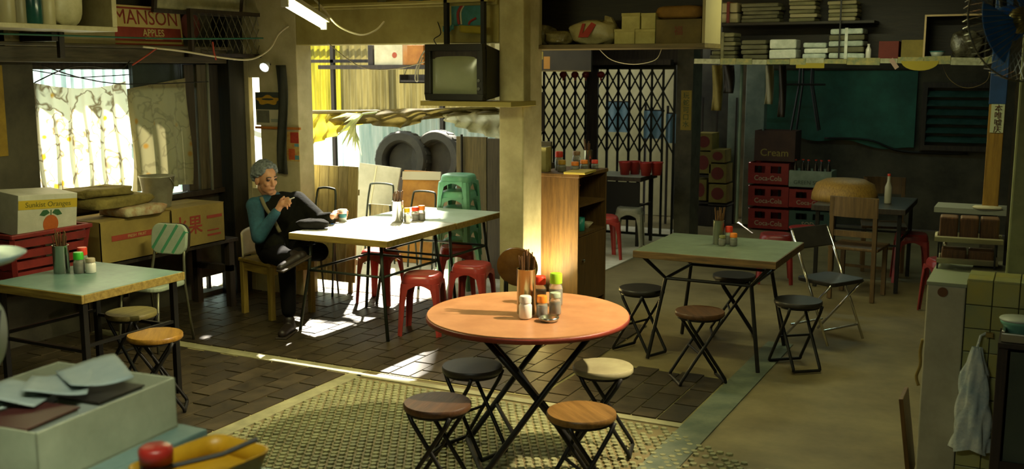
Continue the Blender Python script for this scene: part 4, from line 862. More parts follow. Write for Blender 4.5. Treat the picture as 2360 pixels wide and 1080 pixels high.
# ------------------------------------------------------------------ television, beam clutter, big shelf, cabinet, gate
m_tv = mat('tv_plastic', '#25231c', rough=.45, col2='#1a1813', var=.1); Yt = 6.84
a = py_(978, 102, Yt); b = py_(1112, 233, Yt); w_ = b.x - a.x; h = a.z - b.z
tv = thing('television', 'old black television hung from the beam beside the column', 'television', (a.x, Yt, b.z), R(0))
def ringbox(x0, x1, z0, z1, bw, y0, y1): return MB().b2((x0, y0, z0), (x1, y1, z0 + bw)).b2((x0, y0, z1 - bw), (x1, y1, z1)).b2((x0, y0, z0 + bw), (x0 + bw, y1, z1 - bw)).b2((x1 - bw, y0, z0 + bw), (x1, y1, z1 - bw))
MB().add([(0, .05, 0), (w_, .05, 0), (w_, .05, h), (0, .05, h), (.03, .34, .03), (w_ - .01, .34, .03), (w_ - .01, .34, h - .05), (.03, .34, h - .05)], [(0, 1, 2, 3), (4, 7, 6, 5), (0, 4, 5, 1), (1, 5, 6, 2), (2, 6, 7, 3), (3, 7, 4, 0)]).build('casing', m_tv, tv, bevel=.01)
o = ringbox(0, w_, 0, h, .05, 0, .06).build('bezel', m_tv, tv, bevel=.006)
MB().b2((.05, .03, h * .74), (w_ - .05, .05, h - .05)).build('top_grille', m_timber, tv)
sw, sh_ = w_ - .1, h * .69
MB().grid(lambda u, v: (.05 + sw * u, .035 - .03 * math.sin(PI * u) ** .6 * math.sin(PI * v) ** .6, .05 + (sh_ - .0) * v), 16, 14).build('screen', mat('tv_screen', '#8a8f70', rough=.2, col2='#7d8266', var=.05, scale=3), tv, smooth=True)
for i in range(2): MB().lathe([(.012, 0), (.012, .012), (0, .012)], 14, M=Matrix.Translation((w_ - .028, 0, .09 + .06 * i)) @ Euler((R(90), 0, 0)).to_matrix().to_4x4()).build('knob', m_steel, tv)
for x in (.1, w_ - .08): MB().b2((x, .12, h - .02), (x + .03, .16, ZC - b.z)).build('hanger', m_black, tv)
bs = py_(975, 243, 6.84); be = py_(1178, 240, 6.84)
ts = thing('television_shelf', 'yellowish board bracket under the television', 'shelf', (0, 0, 0))
MB().b2((bs.x, 6.80, b.z - .04), (be.x + .02, 7.22, b.z - .003)).build('board', mat('board_ochre', '#8a7c38', rough=.6, var=.1), ts, bevel=.003)
for x in (bs.x + .03, ): MB().bar((x, 7.14, b.z - .04), (x, 7.14, 2.2), .012).build('hanger', m_black, ts)
# painted advertisement and oddments on the beam ledge
Yl = YB - .03
def bx(px0, px1, pt, pb, Y=Yl): p = py_(px0, pt, Y); q = py_(px1, pb, Y); return p, q
z_led = 2.472
def onledge(name, label, cat, px0, px1, pt, m, depth=.05, parts=()):
    p = py_(px0, pt, Yl); q = py_(px1, pt, Yl); t = thing(name, label, cat, (p.x, Yl, z_led)); w2 = q.x - p.x; h2 = max(.05, p.z - z_led)
    MB().b2((0, 0, 0), (w2, .03, h2)).build('body', m, t, bevel=.003)
    for nm, x0, x1, z0, z1, mm in parts: MB().b2((w2 * x0, -.0015, h2 * z0), (w2 * x1, 0, h2 * z1)).build(nm, mm, t)
    return t, w2, h2
m_tq = mat('turquoise_print', '#2f6a62', rough=.6, col2='#3f7f86', scale=12, var=.1)
# cans and an advertisement board hang on the beam face
a1, b1 = bx(1040, 1108, 5, 58, YB - .012)
ad = thing('advert_board', 'turquoise painted board with a red curved stroke on the beam', 'sign', (a1.x, YB - .012, b1.z)); w2 = b1.x - a1.x; h2 = a1.z - b1.z
MB().b2((0, 0, 0), (w2, .012, h2)).build('board', m_tq, ad); mr_ = mat('stroke_red', '#9c2f2a', rough=.6, var=.1)
MB().tube(smoothpath([(w2 * .38, -.002, h2 * .85), (w2 * .24, -.002, h2 * .55), (w2 * .25, -.002, h2 * .2), (w2 * .28, -.002, .01)], 4), .012, 6).build('red_stroke', mr_, ad); MB().tube(smoothpath([(w2 * .85, -.002, h2 * .3), (w2 * .65, -.002, h2 * .16), (w2 * .6, -.002, .005)], 4), .009, 6).build('red_stroke', mr_, ad)
MB().tube(smoothpath([(w2 * .45, -.002, h2 * .85), (w2 * .33, -.002, h2 * .55), (w2 * .35, -.002, h2 * .05)], 4), .007, 6).build('white_stroke', mwc, ad)
solo('yellow_rag', MB().grid(lambda u, v: (.24 * u, -.02 - .012 * math.sin(9 * u), -.055 * v - .02 * u), 12, 4), mat('yellow_rag', '#a3922c', rough=.8, var=.1), 'yellow rag pinned under the turquoise board', 'rag', (py_(1062, 58, Yl).x, Yl, py_(1062, 58, Yl).z), solid=.006, smooth=True)
solo('teal_rag', MB().grid(lambda u, v: (.10 * u, -.02 - .012 * math.sin(9 * u), -.04 * v - .01 * math.sin(5 * u)), 12, 4), m_tq, 'teal rag hanging left of the yellow one on the beam', 'rag', (py_(1024, 60, Yl).x, Yl, py_(1024, 60, Yl).z), solid=.006, smooth=True)
for i, (p0, p1, pt, mm, lb, cp) in enumerate(((946, 972, 18, m_tq, 'turquoise tin with a grey side on the beam', BRN), (996, 1026, 18, mat('teal_tin', '#3c7478', rough=.5, var=.15, scale=20), 'teal tin beside the turquoise board', YEL))):
    p = py_(p0, 52, YB - .07); q = py_(p1, pt, YB - .07); r_ = (q.x - p.x) / 2
    t = thing('storage_tin', lb, 'tin', (p.x + r_, YB - .07, 2.47), group='tins on the beam'); MB().lathe([(r_, 0), (r_, q.z - 2.47 if q.z > 2.52 else .12), (r_ * .9, (q.z - 2.47 if q.z > 2.52 else .12) + .01), (0, (q.z - 2.47 if q.z > 2.52 else .12) + .01)], 20).build('body', mm, t, auto=40); MB().lathe([(r_ * 1.03, .0), (r_ * 1.03, .006), (0, .006)], 20).build('rim', cp, t)
structure(MB().b2((-5.6, YB - .14, 2.45), (-3.75, YB, 2.47)).build('trim_11', m_beam), 'thin ledge along the beam', 'ledge')
t = thing('enamel_cup', 'white enamel cup lying on the beam ledge', 'cup', (py_(880, 40, YB - .07).x, YB - .07, 2.47)); MB().lathe([(.03, 0), (.045, .07), (.05, .075), (.04, .07), (.028, .008), (0, .008)], 20).build('bowl', mat('enamel', '#b3b69c', rough=.3, var=.05), t, smooth=True); MB().tube([(.045, 0, .06), (.07, 0, .05), (.065, 0, .025), (.04, 0, .02)], .004, 6).build('handle', MATS['enamel'], t)
# cables hanging under the ceiling near the tube
cable('pale cable looping down from the ceiling beside the lit tube', [pd(716, -10, 6.4), pd(745, 20, 6.5), pd(780, 60, 6.6), pd(830, 80, 6.7), pd(865, 70, 6.8), pd(885, 50, 6.9)], .006, mwc)
cable('thin cord sagging across the yard opening', [py_(755, 98, 7.09), py_(800, 135, 7.05), py_(845, 158, 7.0), py_(915, 158, 6.97), py_(988, 140, 6.92)], .004, mwc, 'cord', 'cord')
cable('white plug lead looped beside the television', [py_(992, 116, 6.93), py_(978, 118, 6.95), py_(962, 150, 6.95), py_(957, 180, 6.95), py_(963, 186, 6.95), py_(964, 160, 6.95), py_(975, 132, 6.95)], .006, mat('white_lead', '#d8d3c0', rough=.4, var=.03), 'plug_lead', 'cable')
cable('black wire from the beam to the television', [py_(1000, 30, 7.13), py_(1016, 75, 7.06), py_(1000, 92, 6.95), py_(1020, 118, 6.95)], .004, m_black)
# ---- big wooden shelf box above the gate side
Ys = 7.36; A = py_(1176, 104, Ys); B = py_(1624, 104, Ys); zb = A.z
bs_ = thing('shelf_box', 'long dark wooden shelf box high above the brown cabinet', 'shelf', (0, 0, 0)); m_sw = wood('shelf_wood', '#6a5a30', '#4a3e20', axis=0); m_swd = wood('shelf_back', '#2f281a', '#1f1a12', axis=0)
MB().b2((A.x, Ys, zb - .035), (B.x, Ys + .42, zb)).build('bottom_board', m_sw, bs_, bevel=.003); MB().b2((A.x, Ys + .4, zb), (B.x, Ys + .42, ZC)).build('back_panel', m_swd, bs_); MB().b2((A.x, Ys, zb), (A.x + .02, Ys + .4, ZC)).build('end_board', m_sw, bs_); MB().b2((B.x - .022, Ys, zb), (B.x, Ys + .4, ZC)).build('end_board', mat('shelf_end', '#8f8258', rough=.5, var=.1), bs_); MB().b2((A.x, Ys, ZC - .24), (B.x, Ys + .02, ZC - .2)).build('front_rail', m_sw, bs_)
def sx_(px): return py_(px, 80, Ys + .12).x
Zs = zb
def bag(name, label, px0, px1, pt, m, seed, cat='bag', d=.22, amp=.2, Y=Ys + .05, zbase=None):
    p = py_(px0, pt, Y); q = py_(px1, pt, Y); zz = Zs if zbase is None else zbase
    t = thing(name, label, cat, ((p.x + q.x) / 2, Y + d / 2, zz)); crumple(q.x - p.x, d, p.z - zz, seed, amp, 26, 16, .6).build('bag', m, t, smooth=True); return t, q.x - p.x, p.z - zz, d
m_bagc = mat('hazy_plastic', '#7d7650', rough=.25, col2='#4e4832', scale=9, var=.15, bump=.4); m_bagw = mat('white_plastic', '#b5ab80', rough=.35, col2='#8d8458', scale=7, var=.1, bump=.3)
bag('plastic_bag', 'hazy brown plastic bag at the left end of the shelf box', 1190, 1262, 58, m_bagc, 31); bag('plastic_bag', 'hazy plastic bag with tins next to the red printed bag', 1250, 1312, 72, mat('hazy_plastic2', '#8f8558', rough=.25, col2='#5e5538', scale=9, var=.1, bump=.4), 32)
t, w2, h2, d2 = bag('plastic_bag', 'bulging cream bag with a red print on the shelf box', 1312, 1412, 48, m_bagw, 33)
MB().prism([(-.06, -.05), (-.045, .06), (-.02, .06), (-.03, -.02), (.03, .07), (.07, .05), (.02, -.05)], .004, Matrix.Translation((-w2 * .08, -d2 * .5 - .012, h2 * .55)) @ Euler((R(70), 0, 0)).to_matrix().to_4x4()).build('red_print', mr_, t)
MB().tube([(w2 * .35, 0, h2 * .7), (w2 * .28, 0, h2 * 1.05), (w2 * .2, 0, h2 * 1.2)], .02, 6, radii=[.05, .035, .005]).build('knotted_top', m_bagw, t)
mbx = mat('carton_pale', '#b7ad6c', rough=.6, col2='#98904e', var=.08)
for i, (p0, p1, pt, pb, lb) in enumerate(((1416, 1462, 68, 104, 'lower left pale yellow carton on the shelf box'), (1464, 1509, 68, 104, 'lower right pale yellow carton on the shelf box'), (1433, 1474, 31, 68, 'upper left pale yellow carton on the shelf box'), (1478, 1510, 31, 68, 'upper right pale yellow carton on the shelf box'))):
    zz = Zs if i < 2 else py_(1450, 68, Ys + .06).z + .002
    carton('carton', lb, p0, p1, pt, pb, Ys + .06, mbx, depth=.2, z0=zz, lid=mbx)[0]['group'] = 'pale yellow cartons'
t, w2, h2, d2 = carton('carton', 'large brown carton with a bundle on top at the right of the shelf box', 1512, 1616, 45, 104, Ys + .06, mat('brown_carton', '#6b5a2c', rough=.7, col2='#54461f', var=.05), depth=.26, z0=Zs)
lettering('福', .07, mat('print_maroon', '#6a2c1c', rough=.7, var=.1), t, (0, -d2 / 2 - .002, h2 * .5), FY)
solo('paper_bundle', crumple(.36, .22, .1, 41, .06, 24, 10, .5), mat('brown_paper', '#8f6a2c', rough=.8, col2='#6d4e1e', var=.05), 'brown paper bundle tied with red string on the large carton', 'bundle', (py_(1563, 45, Ys + .1).x, Ys + .19, Zs + h2 + .001), smooth=True)
# sign board and rail behind, under the shelf
t, w2, h2 = flat('sign_board', 'dark sign board with faded yellow figures under the shelf box', 'sign', 1230, 1362, 114, 165, mat('board_black', '#2a251a', rough=.6, col2='#1c1812', var=.1), Y=8.9, th=.03,
     parts=(('yellow_print', .09, .17, .55, .9, mat('faded_yellow', '#8a7a2c', rough=.7, var=.2, scale=30)), ('orange_print', .18, .29, .12, .68, mat('faded_orange', '#a0702c', rough=.7, var=.1)), ('border', 0, 1, 0, .06, m_sw), ('border', 0, 1, .94, 1, m_sw), ('border', 0, .015, .06, .94, m_sw)))
for x in (.05, w2 - .08): MB().b2((x, .01, h2), (x + .02, .025, ZC - t.location.z)).build('hanger', m_black, t)
solo('sagging_wire', MB().tube(smoothpath([py_(1380, 112, 7.6), py_(1410, 138, 7.6), py_(1460, 148, 7.6), py_(1510, 138, 7.6), py_(1525, 112, 7.6)], 5), .003, 5), mwc, 'thin wire sagging under the shelf box', 'wire', smooth=True)
solo('dark_notice', MB().b2((py_(1221, 212, 7.46).x, 7.455, py_(1221, 302, 7.46).z), (py_(1253, 212, 7.46).x, 7.475, py_(1221, 212, 7.46).z)), mat('notice_black', '#1f1a14', rough=.6, var=.1), 'black notice board fixed to the side of the column', 'notice board')
# ---- brown cabinet behind the column
m_cabw = wood('cabinet_wood', '#6c4e22', '#4e3716', axis=2, rough=.5)
cx0, cx1, cy0, cy1, cz = -3.64, -3.26, 7.56, 8.16, 1.10
cb_ = thing('cabinet', 'brown wooden cabinet with open shelves beside the column', 'cabinet', (0, 0, 0))
MB().b2((cx0, cy0, 0), (cx1, cy0 + .025, cz)).build('front_panel', m_cabw, cb_, bevel=.003); MB().b2((cx0, cy1 - .025, 0), (cx1, cy1, cz)).build('rear_panel', m_cabw, cb_, bevel=.003); MB().b2((cx0, cy0 + .025, 0), (cx0 + .02, cy1 - .025, cz)).build('side_panel', m_cabw, cb_)
MB().b2((cx0 - .01, cy0 - .01, cz), (cx1 + .01, cy1 + .01, cz + .03)).build('top_board', m_cabw, cb_, bevel=.004)
for z in (.62, .86): MB().b2((cx0 + .02, cy0 + .025, z), (cx1 - .005, cy1 - .025, z + .02)).build('shelf', m_cabw, cb_)
dr = MB().b2((cx1 - .022, cy0 + .03, .05), (cx1, cy1 - .03, .615)).build('door', m_cabw, cb_, bevel=.004); MB().lathe([(.012, 0), (.014, .015), (.008, .02), (0, .022)], 14, M=Matrix.Translation((cx1, cy0 + .1, .42)) @ Euler((0, R(90), 0)).to_matrix().to_4x4()).build('knob', m_steel, dr)
bkt = thing('red_bucket', 'small red plastic tub on the upper shelf of the cabinet', 'tub', (-3.40, 7.70, .88)); MB().lathe([(.055, 0), (.085, .14), (.092, .145), (.08, .14), (.05, .008), (0, .008)], 22).build('shell', mat('tub_red', '#b0322e', rough=.35, var=.08), bkt, smooth=True); MB().tube([(.085, 0, .135), (.06, .06, .09), (0, .088, .1)], .003, 5).build('handle', m_steel, bkt)
mg = thing('teal_mug', 'teal mug on the lower shelf of the cabinet', 'mug', (-3.35, 7.80, .64)); MB().lathe([(.038, 0), (.042, .005), (.042, .11), (.038, .11), (.036, .01), (0, .01)], 22).build('cup', mat('mug_teal', '#2c8a78', rough=.35, var=.05), mg, smooth=True); MB().tube([(0, .04, .09), (0, .07, .08), (0, .07, .04), (0, .04, .03)], .006, 6).build('handle', MATS['mug_teal'], mg)
t = thing('rice_bowl', 'beige bowl behind the teal mug in the cabinet', 'bowl', (-3.36, 7.96, .64)); MB().lathe([(.022, 0), (.025, .01), (.06, .05), (.055, .05), (.02, .014), (0, .014)], 22).build('bowl', mat('beige_china', '#b3a684', rough=.35, var=.05), t, smooth=True); MB().lathe([(.023, -.0), (.026, 0.006), (.02, .008)], 20).build('foot_ring', MATS['beige_china'], t)
zt = cz + .03
t = thing('tissue_box', 'tall cream box at the front of the cabinet top', 'box', (-3.60, 7.66, zt)); MB().b2((-.03, -.05, 0), (.03, .05, .2)).build('box', mbx, t, bevel=.003); MB().b2((-.01, -.03, .2), (.01, .03, .202)).build('slot', m_timber, t)
jar((-3.54, 7.80, zt), 'jar with a red lid on the cabinet top', sauces['soy'], RED, r=.035, h=.11, ch=.045); jar((-3.47, 7.70, zt), 'low jar of mustard with a yellow lid on the cabinet top', sauces['must'], mat('cap_dull_yellow', '#b18a2c', rough=.4, var=.05), r=.036, h=.06, ch=.035)
jar((-3.38, 7.76, zt), 'jar of chili oil with an orange lid on the cabinet top', sauces['oil'], ORA, r=.034, h=.05, ch=.03); jar((-3.36, 7.9, zt), 'second jar of chili oil at the rear of the cabinet top', sauces['oil'], ORA, r=.034, h=.055, ch=.03); jar((-3.45, 7.95, zt), 'dark soy jar with a brown lid on the cabinet top', sauces['soy'], BRN, r=.036, h=.12, ch=.03)
jar((-3.33, 8.06, zt), 'small jar with a red lid at the far corner of the cabinet top', sauces['chili'], RED, r=.03, h=.045, ch=.03)
t = holder((-3.40, 8.08, zt), 'steel chopstick holder at the back of the cabinet top', h=.15, r=.035, seed=33, n=10)
solo('chopping_board', MB().b2((-.09, -.14, 0), (.09, .14, .018)), mat('board_yellow', '#a8953a', rough=.6, var=.1), 'yellowish board lying on the edge of the cabinet top', 'board', (-3.335, 8.0, zt - .0) if False else (-3.30, 7.68, zt), R(4), bevel=.003)
# ---- folding gate
gx0, gx1, gz = -5.62, -3.82, 1.95; gt = thing('folding_gate', 'black folding lattice gate across the bay', 'gate', (0, 11.62, 0)); m_gt = mat('gate_iron', '#1c201a', rough=.5, metal=.4, var=.1); n = 13; st = (gx1 - gx0) / n
for i in range(n + 1): MB().b2((gx0 + st * i - .011, -.012, .03), (gx0 + st * i + .011, .012, gz)).build('upright', m_gt, gt)
for i in range(n - 1):
    for z0 in (1.95, 1.47):
        MB().bar((gx0 + st * i, -.018, z0), (gx0 + st * (i + 2), -.018, z0 - .48), .018, .006).build('lattice_bar', m_gt, gt); MB().bar((gx0 + st * i, .018, z0 - .48), (gx0 + st * (i + 2), .018, z0), .018, .006).build('lattice_bar', m_gt, gt)
MB().b2((gx0, -.03, gz), (gx1, .03, gz + .05)).build('top_rail', m_gt, gt); MB().b2((gx0, -.02, 0), (gx1, .02, .03)).build('bottom_rail', m_gt, gt); p = py_(1351, 300, 11.55); q = py_(1376, 300, 11.55); MB().b2((p.x, -.07, 0), (q.x, -.03, 2.0)).build('lock_post', m_timber, gt)
# sheets seen through the gate
bl = mat('blue_sheet2', '#7d9aa8', rough=.5, col2='#5f8496', var=.1, trans=.3)
for i, (p0, p1, pt, pb, lb) in enumerate(((1396, 1450, 235, 305, 'pale blue sheet hung in the alley behind the gate'), (1484, 1528, 255, 320, 'second blue sheet behind the gate'), (1535, 1562, 262, 330, 'bright blue sheet close to the grey pier'))):
    a = py_(p0, pt, 12.6); b = py_(p1, pb, 12.6); t = thing('blue_sheet', lb, 'sheet', (a.x, 12.6, 0), group='blue sheets in the alley')
    MB().grid(lambda u, v: ((b.x - a.x) * u, .012 * math.sin(12 * u), b.z + (a.z - b.z) * v), 12, 4).build('fabric', bl, t, smooth=True); MB().b2((0, .02, 0), (.025, .045, a.z + .1)).build('pole', m_timber, t); MB().b2((0, .02, a.z - .01), (b.x - a.x, .04, a.z + .015)).build('cross_pole', m_timber, t)
# red lanterns row
for i, px in enumerate((1298, 1325, 1350, 1385)):
    p = py_(px, 172, 11.45); t = thing('red_lantern', ['leftmost', 'second', 'third', 'rightmost'][i] + ' small red lantern above the gate', 'lantern', (p.x, 11.45, p.z - .05), group='lanterns above the gate'); MB().ell((0, 0, .05), (.045, .045, .04)).build('shade', mat('lantern_red', '#7d2018', rough=.5, var=.1), t, smooth=True); MB().tube([(0, 0, .09), (0, 0, .16)], .003, 5).build('string', m_black, t); MB().cone((0, 0, -.02), (0, 0, .012), .008, .012, 8).build('tassel', mr_, t)
MB().b2((-5.7, 11.38, 2.0), (-3.8, 11.5, 2.06)).build('lantern_rail', m_timber, bpy.data.objects['trim_4'])
# table with red tubs in front of the gate
tt = square_table('square_table', 'pale topped stall table in front of the gate', (-4.28, 11.05), .75, .55, .78, mat('pale_blue_top', '#a3aa9c', rough=.4, var=.05), m_timber, m_black, 'straight')
MB().b2((-.36, -.26, .3), (.36, -.25, .72)).build('front_cloth', mat('black_cloth', '#1f1d18', rough=.9, var=.1), tt)
m_tub = mat('tub_bright_red', '#b53a34', rough=.3, var=.08)
for i, (px, pyy) in enumerate(((1440, 404), (1463, 410), (1488, 405), (1513, 408))):
    p = pz(px, pyy, .78); p = Vector((min(max(p.x, -4.6), -3.96), min(max(p.y, 10.85), 11.25), .78)); q = py_(px, pyy, 11.0 + .1 * (i % 2))
    t = thing('red_tub', ['leftmost', 'second', 'third', 'rightmost'][i] + ' of the four red tubs on the stall table', 'tub', (q.x, 11.0 + .1 * (i % 2), .78), group='red tubs on the stall table'); MB().lathe([(.05, 0), (.068, .13), (.074, .135), (.074, .15), (.064, .148), (.046, .01), (0, .01)], 20).build('shell', m_tub, t, smooth=True); MB().lathe([(.064, .12), (0, .125)], 20).build('contents', sauces['chili'], t)
# yellow paper strip on the grey pier
t, w2, h2 = flat('paper_strip', 'yellow paper strip with green Chinese characters on the grey pier', 'notice', 1570, 1592, 208, 300, mat('strip_yellow', '#b09a44', rough=.7, col2='#968436', var=.05), Y=11.6, th=.006)
for i, ch in enumerate('玩蛇可口水'): lettering(ch, w2 * .62, mat('ink_green', '#3c5a3c', rough=.7, var=.1), t, (w2 / 2, -.002, h2 * (.86 - .18 * i)), FY)
# ------------------------------------------------------------------ back room on the right
m_cy = mat('carton_yellow', '#8a7a34', rough=.7, col2='#6d6028', var=.1); m_cr2 = mat('carton_maroon', '#6d2a20', rough=.7, var=.15, scale=20)
Yc = 12.72
for i, (p0, p1, pt, pb, lb) in enumerate(((1603, 1641, 306, 347, 'topmost carton of the left pile in the passage'), (1602, 1638, 349, 400, 'second carton of the left pile in the passage'), (1601, 1627, 413, 462, 'yellow carton half way down the left pile in the passage'), (1634, 1673, 377, 422, 'upper carton with a red oval in the right pile in the passage'), (1634, 1673, 424, 468, 'lower carton with a red oval in the right pile in the passage'), (1638, 1670, 344, 375, 'small tin box on the right pile in the passage'))):
    t, w2, h2, d2 = carton('carton', lb, p0, p1, pt, pb, Yc, m_cy, depth=.3); t['group'] = 'cartons in the passage'
    MB().prism([(w2 * .36 * math.cos(R(a)), h2 * .34 * math.sin(R(a))) for a in range(0, 360, 20)], .002, Matrix.Translation((0, -d2 / 2, h2 * .5)) @ Euler(FY).to_matrix().to_4x4()).build('red_print', m_cr2, t)
p0 = py_(1600, 470, Yc)
rk = thing('dark_rack', 'dark rack holding the cartons in the passage', 'rack', (0, Yc, 0)); q0 = py_(1600, 400, Yc); q1 = py_(1676, 400, Yc)
for px, pyy in ((1600, 402), (1600, 464), (1632, 469)):
    s0 = py_(px, pyy, Yc); e0 = py_(1633 if px == 1600 else 1676, pyy, Yc); MB().b2((s0.x, 0, s0.z - .02), (e0.x, .32, s0.z)).build('shelf', m_timber, rk)
for x in (q0.x - .015, py_(1631, 400, Yc).x, q1.x): MB().b2((x, .3, 0), (x + .02, .32, 1.6)).build('post', m_timber, rk)
MB().b2((q0.x, .0, 0), (q1.x, .3, py_(1632, 475, Yc).z)).build('base', m_timber, rk)
# soft drink crates
m_ck = mat('cola_red', '#8e2420', rough=.45, col2='#741a18', var=.08); m_ckd = mat('crate_hole', '#14120f', rough=.8, var=.1); m_scr = mat('script_white', '#a89c7c', rough=.5, var=.05)
def crate(label, p0, p1, pt, pb, Y, m, txt, tm_, group='bottle crates', holes=True):
    a = py_(p0, pt, Y); b = py_(p1, pb, Y); w2 = b.x - a.x; h2 = a.z - b.z; d2 = .34
    t = thing('bottle_crate', label, 'crate', (a.x, Y, b.z), group=group); e = .015
    # front wall built around its two hand holes
    if holes:
        zs_ = (0, h2 * .52, h2 * .86, h2); xs_ = (0, w2 * .16, w2 * .42, w2 * .56, w2 * .82, w2); f_ = MB()
        f_.b2((0, 0, 0), (w2, e, zs_[1])).b2((0, 0, zs_[2]), (w2, e, h2)).b2((0, 0, zs_[1]), (xs_[1], e, zs_[2])).b2((xs_[2], 0, zs_[1]), (xs_[3], e, zs_[2])).b2((xs_[4], 0, zs_[1]), (w2, e, zs_[2]))
        f_.build('front_wall', m, t)
    else: MB().b2((0, 0, 0), (w2, e, h2)).build('front_wall', m, t)
    MB().b2((0, e, 0), (e, d2, h2)).build('side_wall', m, t); MB().b2((w2 - e, e, 0), (w2, d2, h2)).build('side_wall', m, t); MB().b2((e, d2 - e, 0), (w2 - e, d2, h2)).build('rear_wall', m, t); MB().b2((e, e, 0), (w2 - e, d2 - e, .012)).build('base', m, t)
    for k in range(3): MB().cone((w2 * (.25 + .25 * k), .08, .012), (w2 * (.25 + .25 * k), .08, h2 * .95), .028, .02, 8).build('bottle', m_ckd, t)
    lettering(txt, h2 * .34, tm_, t, (w2 / 2, -.002, h2 * .27), FY, sx=min(1.0, .8 * w2 / (len(txt) * h2 * .34 * .56)))
    return t
for i, (pt, pb) in enumerate(((374, 426), (427, 478), (479, 530))): crate(['top', 'middle', 'bottom'][i] + ' red crate of the left crate stack', 1725, 1816, pt, pb, 12.7, m_ck, 'Coca-Cola', m_scr)
crate('brown wooden crate with pale script on top of the left crate stack', 1740, 1831, 300, 373, 12.76, mat('crate_brown', '#4c3222', rough=.7, col2='#38241a', var=.05), 'Cream', mat('script_ochre', '#8f8038', rough=.6, var=.05), holes=False)
crate('pale grey green crate with block letters in the right crate stack', 1819, 1915, 392, 434, 12.7, mat('crate_pale', '#8f9c86', rough=.5, col2='#74826e', var=.05), 'GREEN SPOT', mat('letter_dark', '#3a4a3c', rough=.6, var=.05), holes=False)
crate('red crate below the pale one in the right crate stack', 1819, 1915, 435, 482, 12.7, m_ck, 'Coca-Cola', m_scr); crate('dark green crate at the bottom of the right crate stack', 1819, 1915, 484, 532, 12.7, mat('crate_green', '#2f4a3e', rough=.5, var=.1), 'SODA', m_scr)
zt_ = py_(1860, 392, 12.7).z
for i in range(6):
    p = py_(1832 + 15 * i, 392, 12.78); t = thing('cola_bottle', ['first', 'second', 'third', 'fourth', 'fifth', 'last'][i] + ' dark bottle from the left in the pale crate', 'bottle', (p.x, 12.8 + .06 * (i % 2), zt_ - .14), group='bottles standing in the pale crate'); MB().lathe([(.028, 0), (.03, .01), (.03, .14), (.013, .2), (.013, .25), (0, .25)], 12).build('glass_body', mat('brown_glass', '#2a2018', rough=.15, var=.1), t, smooth=True); MB().lathe([(.015, .245), (.015, .258), (0, .258)], 10).build('cap', RED, t)
t = thing('red_basin', 'glossy red plastic basin on the floor by the crates', 'basin', (pz(1850, 560).x, pz(1850, 560).y + .3, 0)); MB().lathe([(.14, 0), (.2, .13), (.215, .135), (.2, .14), (.13, .012), (0, .012)], 26).build('shell', m_tub, t, smooth=True); MB().lathe([(.205, .128), (.222, .13), (.222, .142), (.205, .144)], 26).build('rim', m_tub, t, smooth=True)
# stool frame standing upside on the crates
p = py_(1850, 300, 12.95); sf = thing('stool_frame', 'black metal stool frame standing on top of the crates', 'stool', (p.x, 12.95, py_(1850, 300, 12.95).z if False else py_(1790, 300, 12.76).z))
for (x0, x1, y0) in ((-.12, -.05, -.1), (.2, .09, -.1), (-.1, -.04, .12), (.18, .08, .12)): MB().tube([(x0 - .0, y0, 0), (x1, y0 * .7, .55), (x1, y0 * .6, .78)], .014, 6).build('leg', m_black, sf)
MB().tube([(-.2, -.08, .55), (.26, -.08, .55)], .014, 6).build('crossbar', m_black, sf); MB().tube([(-.15, .1, .55), (.2, .1, .55)], .012, 6).build('crossbar', m_black, sf); MB().b2((-.1, -.1, .78), (.15, .1, .80)).build('plate', m_black, sf)
# the teal painted board on the far wall and the louvre window
a = py_(1768, 178, 13.55); b = py_(2106, 338, 13.55)
tb = thing('teal_tarpaulin', 'large teal tarpaulin with a ragged lower edge on the far wall', 'tarpaulin', (0, 13.55, 0)); 
MB().grid(lambda u, v: (a.x + (b.x - a.x) * u, .012 * math.sin(9 * u + 4 * v), (b.z + .12 - .16 * u + .03 * math.sin(14 * u)) * (1 - v) + (a.z + .1) * v), 40, 14).build('fabric', mat('teal_cloth', '#2f6a5a', rough=.7, col2='#21493f', scale=2.5, var=.05), tb, smooth=True)
MB().tube([(a.x, -.02, a.z + .1), (b.x, -.02, a.z + .1)], .012).build('rod', m_timber, tb); cable('black cable drooping along the far wall under the tarpaulin', [py_(1900, 318, 13.52), py_(2000, 322, 13.52), py_(2080, 348, 13.57), py_(2230, 354, 13.57)], .014, m_black)
a = py_(2128, 190, 13.55); b = py_(2292, 350, 13.55)
wn = structure(ringbox(a.x, b.x, b.z, a.z, .06, 13.5, 13.6).build('window_2', m_timber), 'dim louvred window in the far wall', 'window')
for i in range(6):
    zz = b.z + .08 + (a.z - b.z - .16) * (i + .5) / 6; MB().box(((a.x + b.x) / 2, 13.55, zz), (b.x - a.x - .12, .11, .012), rx=R(38)).build('slat', mat('louvre_glass', '#3a5a54', rough=.25, col2='#2c463f', var=.2), wn)
# clothes and sticks hanging behind the hung shelf
for i, (p0, p1, pb, mm) in enumerate(((1642, 1662, 255, m_cy), (1668, 1690, 215, m_swd), (1765, 1780, 240, mat('pale_stick', '#8a866a', rough=.6, var=.1)), (1796, 1808, 270, m_timber))):
    a = py_(p0, 150, 10.2); b = py_(p1, pb, 10.2); t = thing('hanging_cloth', ['ochre cloth hanging behind the newspapers', 'dark cloth hanging behind the newspapers', 'pale rag hanging in front of the crates', 'dark rag hanging in front of the stool frame'][i], 'cloth', (a.x, 10.2, b.z), group='cloths hanging in the back room')
    MB().grid(lambda u, v: ((b.x - a.x) * (u + .06 * math.sin(4 * v)), .02 * math.sin(6 * u + 3 * v), (a.z - b.z) * v), 6, 12).build('fabric', mm, t, solid=.006, smooth=True); MB().tube([((b.x - a.x) / 2, 0, a.z - b.z), ((b.x - a.x) / 2, 0, ZC - b.z)], .004, 5).build('cord', m_black, t)
